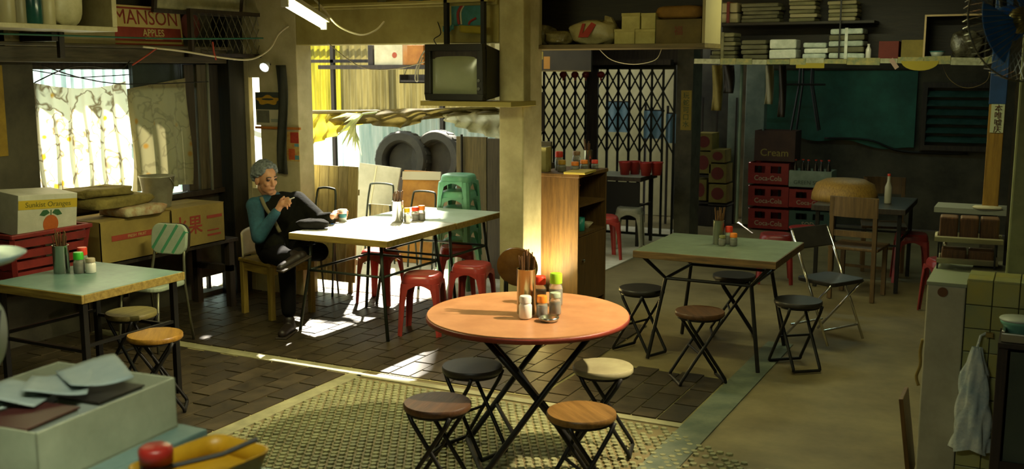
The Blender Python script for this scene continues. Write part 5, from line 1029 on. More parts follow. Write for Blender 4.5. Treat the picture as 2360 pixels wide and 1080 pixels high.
# ---- hung shelf with newspaper bundles
Yn = 8.9; A = py_(1600, 137, Yn); B = py_(2292, 147, Yn); z1 = A.z
ns = thing('hung_shelf', 'long shelf lined with newspaper hung across the right half', 'shelf', (0, 0, 0)); m_news = mat('newsprint', '#a89a5c', rough=.8, col2='#6f7a5c', scale=22, var=.1); 
MB().b2((A.x, Yn, z1 - .02), (B.x, Yn + .36, z1)).build('board', m_sw, ns)
rn = random.Random(77); x = A.x; k = 0
while x < B.x - .05:
    w2 = rn.uniform(.12, .26); w2 = min(w2, B.x - x); MB().box((x + w2 / 2, Yn - .004, z1 - .012 - rn.uniform(0, .012)), (w2 - .003, .003, .035 + rn.uniform(0, .03)), ry=rn.uniform(-.02, .02)).build('newspaper_lining', m_news if k % 3 else mat('newsprint_pale', '#b5b394', rough=.8, col2='#8a8c70', scale=24, var=.1), ns); x += w2; k += 1
for x in (A.x + .05, -1.55, B.x - .08): MB().b2((x, Yn + .32, z1), (x + .025, Yn + .345, ZC)).build('hanger', m_black, ns); MB().b2((x, Yn + .02, z1), (x + .012, Yn + .032, ZC)).build('hanger', m_black, ns)
zu = py_(1700, 52, Yn).z; C_ = py_(1640, 52, Yn); D_ = py_(2012, 52, Yn)
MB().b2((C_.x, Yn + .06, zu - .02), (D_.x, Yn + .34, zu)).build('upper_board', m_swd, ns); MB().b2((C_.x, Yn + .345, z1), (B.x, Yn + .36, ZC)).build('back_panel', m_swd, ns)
MB().prism([(.14 * math.cos(R(a)), .075 * math.sin(R(a))) for a in range(180, 361, 15)], .004, Matrix.Translation((py_(2120, 150, Yn).x, Yn - .006, z1 - .02)) @ Euler(FY).to_matrix().to_4x4()).build('hanging_paper', mat('hanging_yellow', '#9c8c2c', rough=.8, var=.1), ns)
MB().b2((py_(1835, 150, Yn).x, Yn - .005, z1 - .075), (py_(1900, 150, Yn).x, Yn - .002, z1 - .02)).build('hanging_paper', MATS['hanging_yellow'], ns); MB().box((py_(2060, 155, Yn).x, Yn - .006, z1 - .04), (.035, .003, .09), ry=R(-35)).build('paper_tab', mat('pink_tab', '#a58a7c', rough=.8, var=.05), ns)
def bundle(label, p0, p1, pt, m, z0, Y=Yn + .06, d=.24, layers=5, tie=None, seed=1, wrap=False):
    a = py_(p0, pt, Y); b = py_(p1, pt, Y); w2 = b.x - a.x; h2 = a.z - z0; rn = random.Random(seed); t = thing('paper_bundle', label, 'bundle', ((a.x + b.x) / 2, Y + d / 2, z0), group='newspaper bundles')
    for k in range(layers):
        mm = m[k % len(m)]; MB().box((rn.uniform(-.008, .008), rn.uniform(-.008, .008), h2 * (k + .5) / layers), (w2 * rn.uniform(.9, 1.0), d * rn.uniform(.92, 1), h2 / layers * .93), rz=rn.uniform(-.04, .04), ry=rn.uniform(-.02, .02)).build('folded_paper', mm, t, bevel=min(.012, h2 / layers * .3))
    if tie is not None: MB().b2((-.012, -d / 2 - .006, 0), (.012, d / 2 + .006, h2 + .004)).build('tie', tie, t)
    return t
mp1 = mat('paper_grey', '#6f6c50', rough=.7, col2='#55523c', var=.1); mp2 = mat('paper_dull', '#8a865f', rough=.7, col2='#6c694a', var=.1); mpw = mat('wrap_white', '#e6e8dc', rough=.15, col2='#c2c8b8', scale=12, var=.1, bump=.3); mpw2 = mat('wrap_clear', '#ccd5ca', rough=.1, col2='#a0aca0', scale=14, var=.1, bump=.4)
bundle('dull newspaper bundle with a pale tie at the left of the hung shelf', 1636, 1696, 76, [mp1, mp2], z1, seed=1, layers=6, tie=mp2); bundle('flat brown grey newspaper bundle second on the hung shelf', 1706, 1768, 92, [mp1], z1, seed=2, layers=4)
bundle('bright white wrapped pack on the hung shelf', 1772, 1838, 90, [mpw], z1, seed=3, layers=2); bundle('crinkled pale wrapped pack beside the bright white one', 1850, 1908, 98, [mpw2, mpw], z1, seed=4, layers=3); bundle('tall glossy wrapped bundle with a white strap on the hung shelf', 1910, 1994, 66, [mpw2, mp1], z1, seed=5, layers=5, tie=mpw)
bottle('small white bottle right of the glossy bundle', (py_(2000, 130, Yn + .08).x, Yn + .1, z1), .022, .12, MATS['milk_glass'], WHT)
bundle('cream paper block with a red tie on the upper board', 1656, 1702, 6, [mat('paper_cream', '#a39a76', rough=.7, var=.08)], zu, Y=Yn + .08, d=.2, layers=2, tie=mat('tie_maroon', '#6a2820', rough=.7, var=.1), seed=6); bundle('dim newspaper pile in the middle of the upper board', 1708, 1800, 8, [mp1], zu, Y=Yn + .08, d=.2, seed=7); bundle('grey paper pile right of the middle on the upper board', 1818, 1884, -6, [mp2, MATS['paper_cream']], zu, Y=Yn + .08, d=.2, seed=8, layers=6); bundle('pale paper pile at the right end of the upper board', 1908, 1978, 2, [MATS['paper_cream'], mp2], zu, Y=Yn + .08, d=.2, seed=9)
carton('carton', 'dark red box on the hung shelf', 2026, 2070, 95, 132, Yn + .08, m_cr2, depth=.16, z0=z1); carton('carton', 'dull yellow box on the hung shelf', 2078, 2130, 92, 132, Yn + .08, m_cy, depth=.16, z0=z1)
a = py_(2132, 34, Yn + .04); b = py_(2296, 130, Yn + .04); fr = thing('open_box', 'open dark box with a pale edge on the right of the hung shelf', 'box', (a.x, Yn + .04, z1)); w2 = b.x - a.x; h2 = a.z - z1; mfe = mat('box_edge', '#c2a878', rough=.4, var=.05)
MB().b2((0, .012, 0), (.012, .25, h2)).build('side', m_sw, fr); MB().b2((w2 - .012, .012, 0), (w2, .25, h2)).build('side', m_sw, fr); MB().b2((.012, .012, h2 - .012), (w2 - .012, .25, h2)).build('top', m_sw, fr); MB().b2((.012, .24, 0), (w2 - .012, .25, h2 - .012)).build('back', m_swd, fr); MB().b2((0, 0, 0), (.014, .012, h2)).build('edge_strip', mfe, fr); MB().b2((0.014, 0, h2 - .014), (w2, .012, h2)).build('edge_strip', mfe, fr)  # paler strips along the front left and top edges
t = thing('white_cup', 'small white cup standing in the open box', 'cup', (py_(2160, 130, Yn + .1).x, Yn + .1, z1)); MB().lathe([(.035, 0), (.058, .055), (.052, .055), (.032, .008), (0, .008)], 20).build('bowl', mat('cup_white', '#a9b0a4', rough=.3, var=.05), t, smooth=True); MB().lathe([(.056, .05), (.061, .054), (.056, .058)], 20).build('rim', m_tq, t, smooth=True)
bag('plastic_bag', 'clear plastic bag of oddments in the open box', 2192, 2262, 72, mat('clear_bag', '#6e6c58', rough=.2, col2='#3a3428', scale=12, var=.1, bump=.5), 51, d=.16, Y=Yn + .07, zbase=z1)
cable('thin wire hanging in a bow under the right end of the hung shelf', [py_(2172, 147, 9.0), py_(2185, 178, 9.0), py_(2210, 198, 9.0), py_(2240, 202, 9.0), py_(2275, 185, 9.0), py_(2284, 147, 9.0)], .003, m_sw, 'bowed_wire', 'wire')
# ---- post with blue paint and paper label
Yp = 6.5; a = py_(2302, 120, Yp); b = py_(2340, 120, Yp); zz1 = py_(2310, 240, Yp).z; zz2 = py_(2310, 306, Yp).z; zb_ = py_(2300, 482, Yp).z
po = thing('painted_post', 'post painted blue above and ochre below with a paper label', 'post', (a.x - .03, Yp, 0)); w2 = b.x - a.x
MB().b2((0, .0, zb_), (w2, .05, zz1)).build('ochre_section', wood('post_ochre', '#a07a2c', '#7c5c20', axis=2), po, bevel=.003); MB().b2((-.003, -.003, zz1), (w2 + .003, .053, ZC)).build('blue_section', mat('post_blue', '#26497f', rough=.5, col2='#1d3864', var=.08), po, bevel=.003)
MB().b2((.012, -.005, zz2), (w2 - .002, -.001, zz1)).build('paper_label', mat('label_paper', '#b9bd9c', rough=.7, var=.05), po)
for i, ch in enumerate('本唯嘘庆'): lettering(ch, .042, mat('ink_brown', '#4a2416', rough=.7, var=.1), po, (w2 / 2 + .008, -.006, zz1 - .025 - (zz1 - zz2) * .245 * i), FY)
MB().b2((-.25, -.05, zb_ - .03), (w2 + .25, .2, zb_)).build('ledge', mat('ledge_grey', '#7d8074', rough=.6, var=.1), po); MB().b2((.0, .0, 0), (w2, .05, zb_ - .03)).build('foot', m_timber, po)
solo('white_cloth', crumple(.15, .08, .018, 61, .1), mat('cloth_white', '#c0b89c', rough=.8, var=.05), 'small white cloth lying on the grey ledge of the painted post', 'cloth', (a.x + .0, Yp - .02, zb_), smooth=True)
# ---- tiled counter and column at the right edge
m_ctile = mat('counter_tile', '#a39a52', rough=.25, col2='#8a9066', scale=3, var=.12); m_cw = mat('counter_white', '#aeaa90', rough=.5, col2='#97937a', scale=5, var=.05)
Yk = 5.0
tc_ = thing('tiled_counter', 'yellowish tiled counter with a pale end panel at the right', 'counter', (0, 0, 0))
xa, xb_ = -.425, -.262
MB().b2((xa, Yk - .005, 0), (xb_, Yk + .6, .985)).build('end_panel', m_cw, tc_, bevel=.006); MB().b2((xa - .003, Yk - .01, .985), (xb_ + .002, Yk + .6, 1.0)).build('end_cap', mat('cap_grey', '#8d957c', rough=.4, var=.05), tc_)
MB().lathe([(.022, 0), (.022, .004), (0, .004)], 18, M=Matrix.Translation((py_(2173, 672, Yk).x, Yk - .006, py_(2173, 672, Yk).z)) @ Euler((R(90), 0, 0)).to_matrix().to_4x4()).build('rust_spot', mat('rust', '#6a4424', rough=.7, var=.2), tc_)
MB().b2((xb_ + .002, Yk + .012, 0), (.40, Yk + .6, 1.015)).build('masonry', mat('grout_dark', '#4d4a32', rough=.9, var=.1), tc_)
tw = .108
for i in range(6):
    for j in range(9):
        x0 = xb_ + .004 + i * tw; z0 = 1.015 - (j + 1) * tw
        MB().b2((x0, Yk, z0 + .004), (min(x0 + tw - .004, .4), Yk + .014, z0 + tw)).build('tile', m_ctile, tc_, bevel=.002)
    MB().b2((xb_ + .004 + i * tw, Yk, 1.015), (min(xb_ + (i + 1) * tw, .4), Yk + .11, 1.026)).build('tile', m_ctile, tc_, bevel=.002); MB().b2((xb_ + .004 + i * tw, Yk + .114, 1.015), (min(xb_ + (i + 1) * tw, .4), Yk + .224, 1.026)).build('tile', m_ctile, tc_, bevel=.002)
pc = py_(2322, 560, Yk + .24)
structure(MB().b2((pc.x, Yk + .24, 1.0), (.44, Yk + .5, ZC)).build('trim_12', mat('olive_column', '#8f9468', rough=.6, col2='#767a50', var=.05), bevel=.01), 'olive painted column rising from the tiled counter', 'column')
MB().b2((pc.x - .02, Yk + .5, 1.0), (.44, Yk + .52, ZC)).build('dark_strip', m_timber, bpy.data.objects['trim_12'])
# steel trays of brown cakes behind the end panel
def tray(label, loc, w2, d2, n, hh, seed):
    t = thing('steel_tray', label, 'tray', loc, R(4)); m_ = mat('tray_cream', '#a39c7c', rough=.35, metal=.3, var=.08)
    MB().b2((-w2 / 2, -d2 / 2, 0), (w2 / 2, d2 / 2, .008)).build('base', m_, t)
    for s in (-1, 1): MB().box((0, s * (d2 / 2 + .004), .016), (w2 + .03, .012, .024), rx=R(s * -25)).build('rim', m_, t); MB().box((s * (w2 / 2 + .004), 0, .016), (.012, d2, .024), ry=R(s * 25)).build('rim', m_, t)
    for i in range(n):
        q = solo('brown_cake', MB().box((0, 0, hh / 2), (w2 / n - .008, d2 * .8, hh)), wood('cake_brown', '#6d4a28', '#4a3019', axis=2, scale=8), ['left', 'middle', 'right'][i] + ' brown cake in the ' + seed + ' tray', 'cake', (loc[0] + (-w2 / 2 + w2 * (i + .5) / n) * math.cos(R(4)), loc[1] + (-w2 / 2 + w2 * (i + .5) / n) * math.sin(R(4)), loc[2] + .01), R(4), 'brown cakes in trays', bevel=.008)
    return t
lt = Vector((-.29, 5.42, 1.0))
tr_ = thing('tray_stand', 'dark wire stand holding two trays behind the counter end', 'stand', (lt.x, lt.y, 1.0)); 
for sx in (-1, 1):
    for sy in (-1, 1): MB().bar((sx * .125, sy * .075, 0), (sx * .125, sy * .075, .125), .008).build('leg', m_black, tr_)
    MB().bar((sx * .125, -.075, .125), (sx * .125, .075, .125), .008).build('rail', m_black, tr_); MB().bar((sx * .125, -.075, .02), (sx * .125, .075, .02), .008).build('rail', m_black, tr_)
tray('upper steel tray holding brown cakes on the counter end', (lt.x, lt.y, 1.131), .27, .14, 3, .11, 'upper'); tray('lower tray of dark cakes on the counter end', (lt.x, lt.y, 1.026), .24, .13, 2, .06, 'lower')
bottle('small clear bottle standing beyond the trays', (py_(2143, 560, 6.4).x, 6.4, 0.0) if False else (-.40, 5.56, 1.0), .018, .1, m_glass, m_steel)
# rope and board at the foot of the end panel
cable('knotted rope hanging on the left of the counter end', [(-.432, 5.02, .72), (-.44, 5.03, .66), (-.435, 5.02, .6), (-.45, 5.03, .54), (-.437, 5.02, .5)], .008, mat('rope', '#8a7438', rough=.9, var=.2, scale=60), 'rope', 'rope')
solo('leaning_board', MB().box((0, 0, .2), (.02, .22, .40), ry=R(-8)), m_cabw, 'brown board leaning on the foot of the counter end', 'board', (-.49, 5.2, 0.004), bevel=.003)
# plastic bag hanging on the tiles
bg_ = thing('hanging_bag', 'wrinkled clear plastic bag hanging on the tiled counter', 'bag', (py_(2252, 800, Yk - .05).x, Yk - .045, py_(2250, 1040, Yk - .05).z)); hb = py_(2250, 800, Yk - .05).z - py_(2250, 1040, Yk - .05).z
rr = random.Random(9)
def bf(u, v):
    w2 = (.042 + .036 * (1 - v)) * (1 - .55 * max(0, v - .75) / .25); a = 2 * PI * u; k = 1 + .18 * math.sin(5 * a + 7 * v) + .1 * math.sin(9 * a - 11 * v); return (w2 * math.cos(a) * k, .032 * math.sin(a) * k * (1.1 - v * .6), hb * v + .01 * math.sin(3 * a) * (1 - v))
MB().grid(bf, 36, 24).build('film', mat('bag_film', '#e6e8da', rough=.12, col2='#a9bcc0', scale=9, var=.1, bump=.8, trans=.2), bg_, smooth=True); MB().tube([(0, 0, hb), (.01, .015, hb + .05), (.03, .03, hb + .06)], .006, 6).build('handle', MATS['bag_film'], bg_); MB().box((.045, .03, hb + .055), (.03, .03, .018)).build('hook', m_edge, bg_)
# glazed box and tray with a green bowl in front of the counter
gb = thing('glazed_cabinet', 'dark cabinet with a glass pane below the steel tray', 'cabinet', (0, 0, 0)); xg = py_(2292, 900, 4.72).x; m_gb = wood('cab_dark', '#33261c', '#1f1813', axis=2)
MB().b2((xg, 4.72, 0), (xg + .04, 4.98, .80)).build('side_panel', m_gb, gb, bevel=.003); MB().b2((xg + .04, 4.95, 0), (.35, 4.98, .80)).build('back_panel', m_gb, gb); MB().b2((xg + .04, 4.72, 0), (.35, 4.95, .30)).build('lower_panel', m_gb, gb); MB().b2((xg, 4.70, .80), (.36, 4.98, .82)).build('top_board', m_gb, gb)
MB().b2((xg + .05, 4.73, .3), (.34, 4.735, .78)).build('pane', mat('dirty_glass', '#5d6a5c', rough=.25, col2='#46524a', var=.2, glass=.5), gb)
for z in (.42, .54, .66): MB().tube([(xg + .05, 4.8, z), (.34, 4.8, z)], .003, 5).build('wire', m_steel, gb)
st_ = thing('steel_tray', 'shallow steel tray standing on the glazed cabinet', 'tray', (0.10, 4.83, .82)); MB().b2((-.19, -.1, 0), (.24, .12, .006)).build('base', m_steel, st_)
for q in (((-.20, -.11, 0), (-.185, .13, .05)), ((-.20, -.115, 0), (.25, -.10, .04)), ((-.2, .12, 0), (.25, .135, .06))): MB().b2(*q).build('rim', m_steel, st_, bevel=.004)
gbx = py_(2335, 745, 4.80); t = thing('green_bowl', 'pale green bowl standing in the steel tray', 'bowl', (gbx.x + .02, 4.83, .828)); MB().lathe([(.03, 0), (.034, .01), (.07, .055), (.075, .075), (.069, .075), (.062, .055), (.026, .016), (0, .016)], 26).build('bowl', mat('china_green', '#7db09a', rough=.2, col2='#5f9682', var=.05), t, smooth=True); MB().lathe([(.0735, .068), (.0765, .073), (.0735, .078)], 26).build('rim', MATS['cup_white'], t, smooth=True)
# ---- electric fan high on the right
fc_ = pd(2356, 46, 4.0); fa = thing('electric_fan', 'electric fan with blue blades and a wire cage at the top right', 'fan', tuple(fc_), rot=(R(90 - 8), 0, R(27 + 12))); m_bl = mat('fan_blue', '#3a7ac8', rough=.35, col2='#2c62a8', var=.08); Rf = .235
for i in range(3):
    a0 = R(200 + i * 120); blade = []
    for k in range(9): a = a0 + R(-38 + 76 * k / 8); blade.append((Rf * .86 * math.cos(a), Rf * .86 * math.sin(a)))
    for k in range(5): a = a0 + R(24 - 48 * k / 4); blade.append((.045 * math.cos(a), .045 * math.sin(a)))
    M_ = Euler((R(10) * math.sin(a0), -R(10) * math.cos(a0), 0)).to_matrix().to_4x4(); MB().prism(blade, .004, M_).build('blade', m_bl, fa, bevel=.001)
MB().lathe([(.045, -.03), (.05, -.02), (.05, .03), (.035, .045), (0, .05)], 24).build('hub', mat('hub_brass', '#8a7c3c', rough=.3, metal=.7, var=.1), fa, smooth=True); MB().lathe([(.02, .05), (.022, .054), (0, .056)], 16).build('hub_cap', m_black, fa)
wr = mat('cage_wire', '#8a8a7c', rough=.3, metal=.8, var=.05)
for k in range(54):
    a = 2 * PI * k / 54; c_, s_ = math.cos(a), math.sin(a); MB().tube([(.05 * c_, .05 * s_, .075), (Rf * .6 * c_, Rf * .6 * s_, .085), (Rf * .95 * c_, Rf * .95 * s_, .06), (Rf * c_, Rf * s_, 0), (Rf * .95 * c_, Rf * .95 * s_, -.05), (Rf * .5 * c_, Rf * .5 * s_, -.07)], .0013, 4).build('cage_wire', wr, fa)
MB().tube([(Rf * math.cos(R(a)), Rf * math.sin(R(a)), 0) for a in range(0, 360, 9)], .004, 6, closed=True).build('cage_ring', wr, fa); MB().lathe([(.06, -.14), (.07, -.12), (.07, -.06), (.05, -.045)], 20).build('motor', m_bl, fa, smooth=True); MB().tube([(0, 0, -.1), (0, .2, -.12), (0, .62, -.12)], .014, 8).build('bracket', m_black, fa)
# ------------------------------------------------------------------ near left: worktop with a box, tray and scale
zf = 1.02; wt = thing('worktop', 'blurred teal worktop in the near left corner', 'worktop', (0, 0, 0)); m_wt = mat('worktop_teal', '#7d948c', rough=.4, col2='#647d76', scale=4, var=.05)
MB().b2((-3.05, 1.05, zf - .03), (-1.90, 1.97, zf)).build('top', m_wt, wt, bevel=.004); MB().b2((-1.898, 1.05, zf - .03), (-1.555, 1.83, zf)).build('top', m_wt, wt, bevel=.004)
for x in (-3.0, -1.64):
    for y in (1.08, 1.74): MB().b2((x, y, 0), (x + .05, y + .05, zf - .03)).build('leg', m_timber, wt)
MB().b2((-3.0, 1.80, .86), (-1.60, 1.83, zf - .03)).build('apron', m_timber, wt)
# carton of papers
bxo = thing('paper_carton', 'open pale carton full of papers on the near worktop', 'carton', (-2.16, 1.70, zf), R(5)); mcb = mat('carton_greenwhite', '#b3b698', rough=.7, col2='#9a9e82', var=.05); W_, D_, H_ = .40, .46, .135
for q in (((-W_ / 2, -D_ / 2, 0), (W_ / 2, D_ / 2, .006)),): MB().b2(*q).build('base', mcb, bxo)
for q in (((W_ / 2 - .006, -D_ / 2, 0), (W_ / 2, D_ / 2, H_)), ((-W_ / 2, -D_ / 2, 0), (-W_ / 2 + .006, D_ / 2, H_)), ((-W_ / 2, D_ / 2 - .006, 0), (W_ / 2, D_ / 2, H_)), ((-W_ / 2, -D_ / 2, 0), (W_ / 2, -D_ / 2 + .006, H_))): MB().b2(*q).build('side', mcb, bxo, bevel=.002)
def book(label, loc, d, rz, m, mp, tilt=0):
    t = thing('book', label, 'book', loc, rot=(0, tilt, R(rz)), group='books and papers in the near carton'); MB().b2((-d[0] / 2, -d[1] / 2, 0), (d[0] / 2, d[1] / 2, .004)).build('cover', m, t); MB().b2((-d[0] / 2 + .004, -d[1] / 2 + .004, .004), (d[0] / 2 - .004, d[1] / 2 - .004, d[2] - .004)).build('pages', mp, t); MB().b2((-d[0] / 2, -d[1] / 2, d[2] - .004), (d[0] / 2, d[1] / 2, d[2])).build('cover', m, t); return t
mpg = mat('page_white', '#b7c0b4', rough=.8, var=.05); mmar = mat('cover_maroon', '#4a2420', rough=.5, var=.1); mbl = mat('cover_blue', '#2c4a68', rough=.5, var=.1); mdk = mat('cover_dark', '#2a2620', rough=.5, var=.1)
book('thick ledger lying at the bottom of the near carton', (-2.16, 1.70, zf + .008), (.34, .40, .07), 5, mdk, mpg); book('maroon account book at the near side of the carton', (-2.08, 1.58, zf + .080), (.15, .17, .05), 8, mmar, mpg); book('dark bound book at the far side of the carton', (-2.09, 1.80, zf + .080), (.14, .16, .045), 5, mdk, mpg); book('blue covered notebook tilted on the papers', (-2.25, 1.76, zf + .085), (.13, .16, .03), 20, mbl, mpg, R(6))
rn = random.Random(4)
for i in range(4):
    solo('loose_sheet', MB().grid(lambda u, v: (.15 * (u - .5), .2 * (v - .5), .012 * math.sin(3 * u + 2 * v + i) + .012), 8, 8), mat('sheet_white', '#a9b4ac', rough=.7, col2='#8d9c98', var=.05), ['white sheet lying over the ledger on the left', 'white sheet across the middle of the carton', 'curled sheet at the far edge of the carton', 'topmost pale sheet in the carton'][i], 'paper', (-2.24 + .035 * i, 1.58 + .08 * i, zf + .128 + .008 * i), R(10 + 17 * i), 'loose sheets in the near carton', smooth=True, solid=.0015)
# yellow tray with a dark jar, teal dish
yt = thing('yellow_tray', 'blurred yellow plastic tray at the corner of the worktop', 'tray', (-1.68, 1.715, zf), R(-6)); m_yt = mat('tray_yellow', '#b58a1c', rough=.4, col2='#9a7414', var=.06)
MB().prism(rrect(.17, .24, .03), .006).build('base', m_yt, yt)
ro, ri = rrect(.20, .27, .04), rrect(.17, .24, .03); n = len(ro); MB().add([(x, y, .0) for x, y in ri] + [(x, y, .045) for x, y in ro] + [(x * 1.03, y * 1.03, .045) for x, y in ro], [(i, (i + 1) % n, n + (i + 1) % n, n + i) for i in range(n)] + [(n + i, n + (i + 1) % n, 2 * n + (i + 1) % n, 2 * n + i) for i in range(n)]).build('rim', m_yt, yt, solid=.004, smooth=True)
solo('ladle', MB().tube([(0, -.09, .03), (0, .05, .045), (0, .13, .07)], .006, 6), m_black, 'dark handled spoon lying in the yellow tray', 'spoon', (-1.67, 1.705, zf + .008), R(-40))
t = thing('sauce_jar', 'squat black jar with a red lid in front of the yellow tray', 'jar', (-1.725, 1.625, zf + .006)); MB().lathe([(.03, 0), (.036, .01), (.036, .05), (.03, .06), (0, .06)], 22).build('glass_body', sauces['soy'], t, smooth=True); MB().lathe([(.037, .055), (.038, .085), (.03, .092), (0, .092)], 22).build('cap', capmat('#96261e'), t, smooth=True)
t = thing('teal_dish', 'round teal dish in front of the carton on the worktop', 'dish', (-2.06, 1.60 - .15, zf)); MB().lathe([(.04, 0), (.06, .02), (.066, .024), (.058, .02), (.036, .006), (0, .006)], 26).build('dish', mat('dish_teal', '#2f5a4a', rough=.35, var=.05), t, smooth=True); MB().lathe([(.036, .006), (.03, .008), (0, .008)], 20).build('residue', mdk, t)
# counter scale at the left edge
sl = thing('counter_scale', 'dark counter scale with a pale round dial at the left edge', 'scale', (-2.36, 1.66, zf), R(35)); m_sd = mat('scale_dark', '#1c201c', rough=.5, col2='#151814', var=.1)
MB().b2((-.09, -.07, 0), (.045, .07, .06)).build('base', m_sd, sl, bevel=.01); MB().b2((-.07, -.045, .06), (.02, .045, .36)).build('body', m_sd, sl, bevel=.012)
MB().lathe([(.085, 0), (.085, .03), (.078, .035), (0, .035)], 36, M=Matrix.Translation((.015, 0, .27)) @ Euler((0, R(90), 0)).to_matrix().to_4x4()).build('dial', mat('dial_pale', '#8b9a7c', rough=.4, col2='#75856a', var=.05), sl, auto=40); MB().bar((.052, 0, .27), (.052, .03, .325), .004).build('pointer', m_sd, sl)
MB().lathe([(.015, .36), (.015, .43), (.10, .455), (.13, .475), (.125, .478), (.09, .46), (0, .455)], 32).build('pan', mat('pan_pale', '#9fb8b4', rough=.3, metal=.3, var=.05), sl, smooth=True)
# ------------------------------------------------------------------ the seated man
def V(x, y, d): return pd(x, y, d)
man = thing('person', 'man with grey hair in a blue sleeved dark vest smoking at the sunlit table', 'person', (0, 0, 0))
m_skin = mat('skin', '#b98a66', rough=.5, col2='#a57450', scale=9, var=.05); m_skin.node_tree.nodes['Principled BSDF'].inputs['Subsurface Weight'].default_value = .08
def flesh(mb, name, m, voxel=.006, it=6, parent=man):
    o = mb.build(name, m, parent, smooth=True); r = o.modifiers.new('remesh', 'REMESH'); r.mode = 'VOXEL'; r.voxel_size = voxel; r.use_smooth_shade = True
    s = o.modifiers.new('smooth', 'SMOOTH'); s.iterations = it; s.factor = .5; return o
K = dict(pelvis=V(632, 572, 8.28), spine=V(630, 532, 8.28), chest=V(632, 494, 8.26), neck=V(632, 458, 8.24), rsh=V(588, 474, 8.10), lsh=V(684, 466, 8.40), relb=V(596, 546, 7.98), rwr=V(641, 482, 7.94),
         lelb=V(736, 508, 8.26), lwr=V(764, 499, 8.14), rhip=V(626, 580, 8.16), lhip=V(648, 574, 8.38), rknee=V(660, 596, 7.76), rank=V(666, 722, 7.78), lknee=V(736, 580, 8.06), lank=V(678, 588, 7.74))
hc = V(612, 411, 8.16)
HM = Matrix.Translation(hc) @ Euler((R(4), R(12), R(-14)), 'XYZ').to_matrix().to_4x4()
def h(x, y, z): return HM @ Vector((x, y, z))
bd = MB()
# head: x forward, y to his left, z up
bd.ell((-.012, 0, .025), (.100, .077, .098), 24, 16, HM); bd.ell((.03, 0, -.045), (.062, .058, .068), 20, 14, HM); bd.ell((.062, 0, -.088), (.028, .032, .024), 14, 10, HM)
bd.caps(h(.086, 0, .022), h(.108, 0, -.022), .009, .015, 10); bd.ell((.10, 0, -.028), (.014, .019, .011), 12, 8, HM); bd.caps(h(.084, -.038, .03), h(.084, .038, .03), .010, .010, 10)
bd.ell((.066, .036, -.02), (.024, .022, .024), 12, 8, HM); bd.ell((.066, -.036, -.02), (.024, .022, .024), 12, 8, HM); bd.caps(h(.087, -.018, -.058), h(.087, .018, -.058), .009, .009, 8); bd.caps(h(.084, -.014, -.070), h(.084, .014, -.070), .009, .009, 8)
for s in (-1, 1): bd.ell((-.004, s * .080, -.012), (.021, .011, .034), 12, 8, HM)
bd.caps(h(-.02, 0, -.07), K['neck'] - Vector((0, 0, .01)), .052, .058, 14)
bd.caps(K['neck'], K['chest'], .06, .12, 14); bd.caps(K['chest'], K['pelvis'], .12, .12, 14); bd.caps(K['rsh'], K['lsh'], .055, .055, 12)
for a, b, r0, r1 in (('rsh', 'relb', .048, .038), ('relb', 'rwr', .038, .026), ('lsh', 'lelb', .048, .038), ('lelb', 'lwr', .038, .026), ('rhip', 'rknee', .075, .052), ('rknee', 'rank', .050, .034), ('lhip', 'lknee', .075, .052), ('lknee', 'lank', .05, .034)): bd.caps(K[a], K[b], r0, r1, 12)
# right hand with the cigarette, raised to the mouth
bd.caps(K['rwr'], V(646, 473, 7.935), .025, .026, 10); bd.caps(V(646, 473, 7.935), V(653, 464, 7.93), .026, .023, 10); bd.ell(V(650, 469, 7.935), (.036, .03, .032), 12, 8)
for (b, k1, t) in (((655, 458, 7.93), (664, 455.5, 7.91), (670, 460, 7.90)), ((657, 463, 7.92), (666.5, 462, 7.90), (671, 468, 7.89)), ((656.5, 468, 7.915), (665, 468.5, 7.895), (667.5, 475, 7.89)), ((654.5, 473, 7.915), (661.5, 475.5, 7.90), (662.5, 481, 7.90))):
    bd.caps(V(*b), V(*k1), .0098, .0088, 8); bd.caps(V(*k1), V(*t), .0088, .0072, 8)
bd.caps(V(643, 469, 7.93), V(648, 459, 7.90), .0115, .0098, 8); bd.caps(V(648, 459, 7.90), V(655, 453, 7.89), .0098, .0078, 8)
# left hand around the cup
cup = pz(790, 509, .75); ch_ = Vector((cup.x, cup.y, .75)); to = lambda a, z, r=.043: ch_ + Vector((r * math.cos(R(a)), r * math.sin(R(a)), z))
pm = to(205, .05, .062); bd.caps(K['lwr'], pm, .026, .026, 10); bd.ell(pm, (.03, .034, .036), 12, 8)
for i, z in enumerate((.078, .060, .042, .026)):
    bd.caps(to(190, z, .058), to(115 + 3 * i, z, .050), .010, .009, 8); bd.caps(to(115 + 3 * i, z, .050), to(60 + 8 * i, z - .003, .047), .009, .0075, 8)
bd.caps(to(215, .065, .06), to(265, .07, .052), .0115, .0098, 8); bd.caps(to(265, .07, .052), to(300, .072, .047), .0098, .008, 8)
# bare ankles
flesh(bd, 'body', m_skin, .0052, 5)
for s in (-1, 1):
    MB().ell((.079, s * .033, .012), (.011, .014, .0085), 12, 8, HM).build('eye', mat('eye_dark', '#2a1c14', rough=.2, var=.05), man, smooth=True)
    MB().tube([h(.090, s * .014, .034), h(.092, s * .034, .040), h(.082, s * .055, .034)], .005, 6).build('eyebrow', mat('brow', '#4a4038', rough=.8, var=.05), man, smooth=True)
MB().caps(h(.0955, -.02, -.064), h(.0955, .02, -.064), .0028, .0028, 6).build('mouth', mat('mouth_line', '#7a4838', rough=.6, var=.05), man, smooth=True)
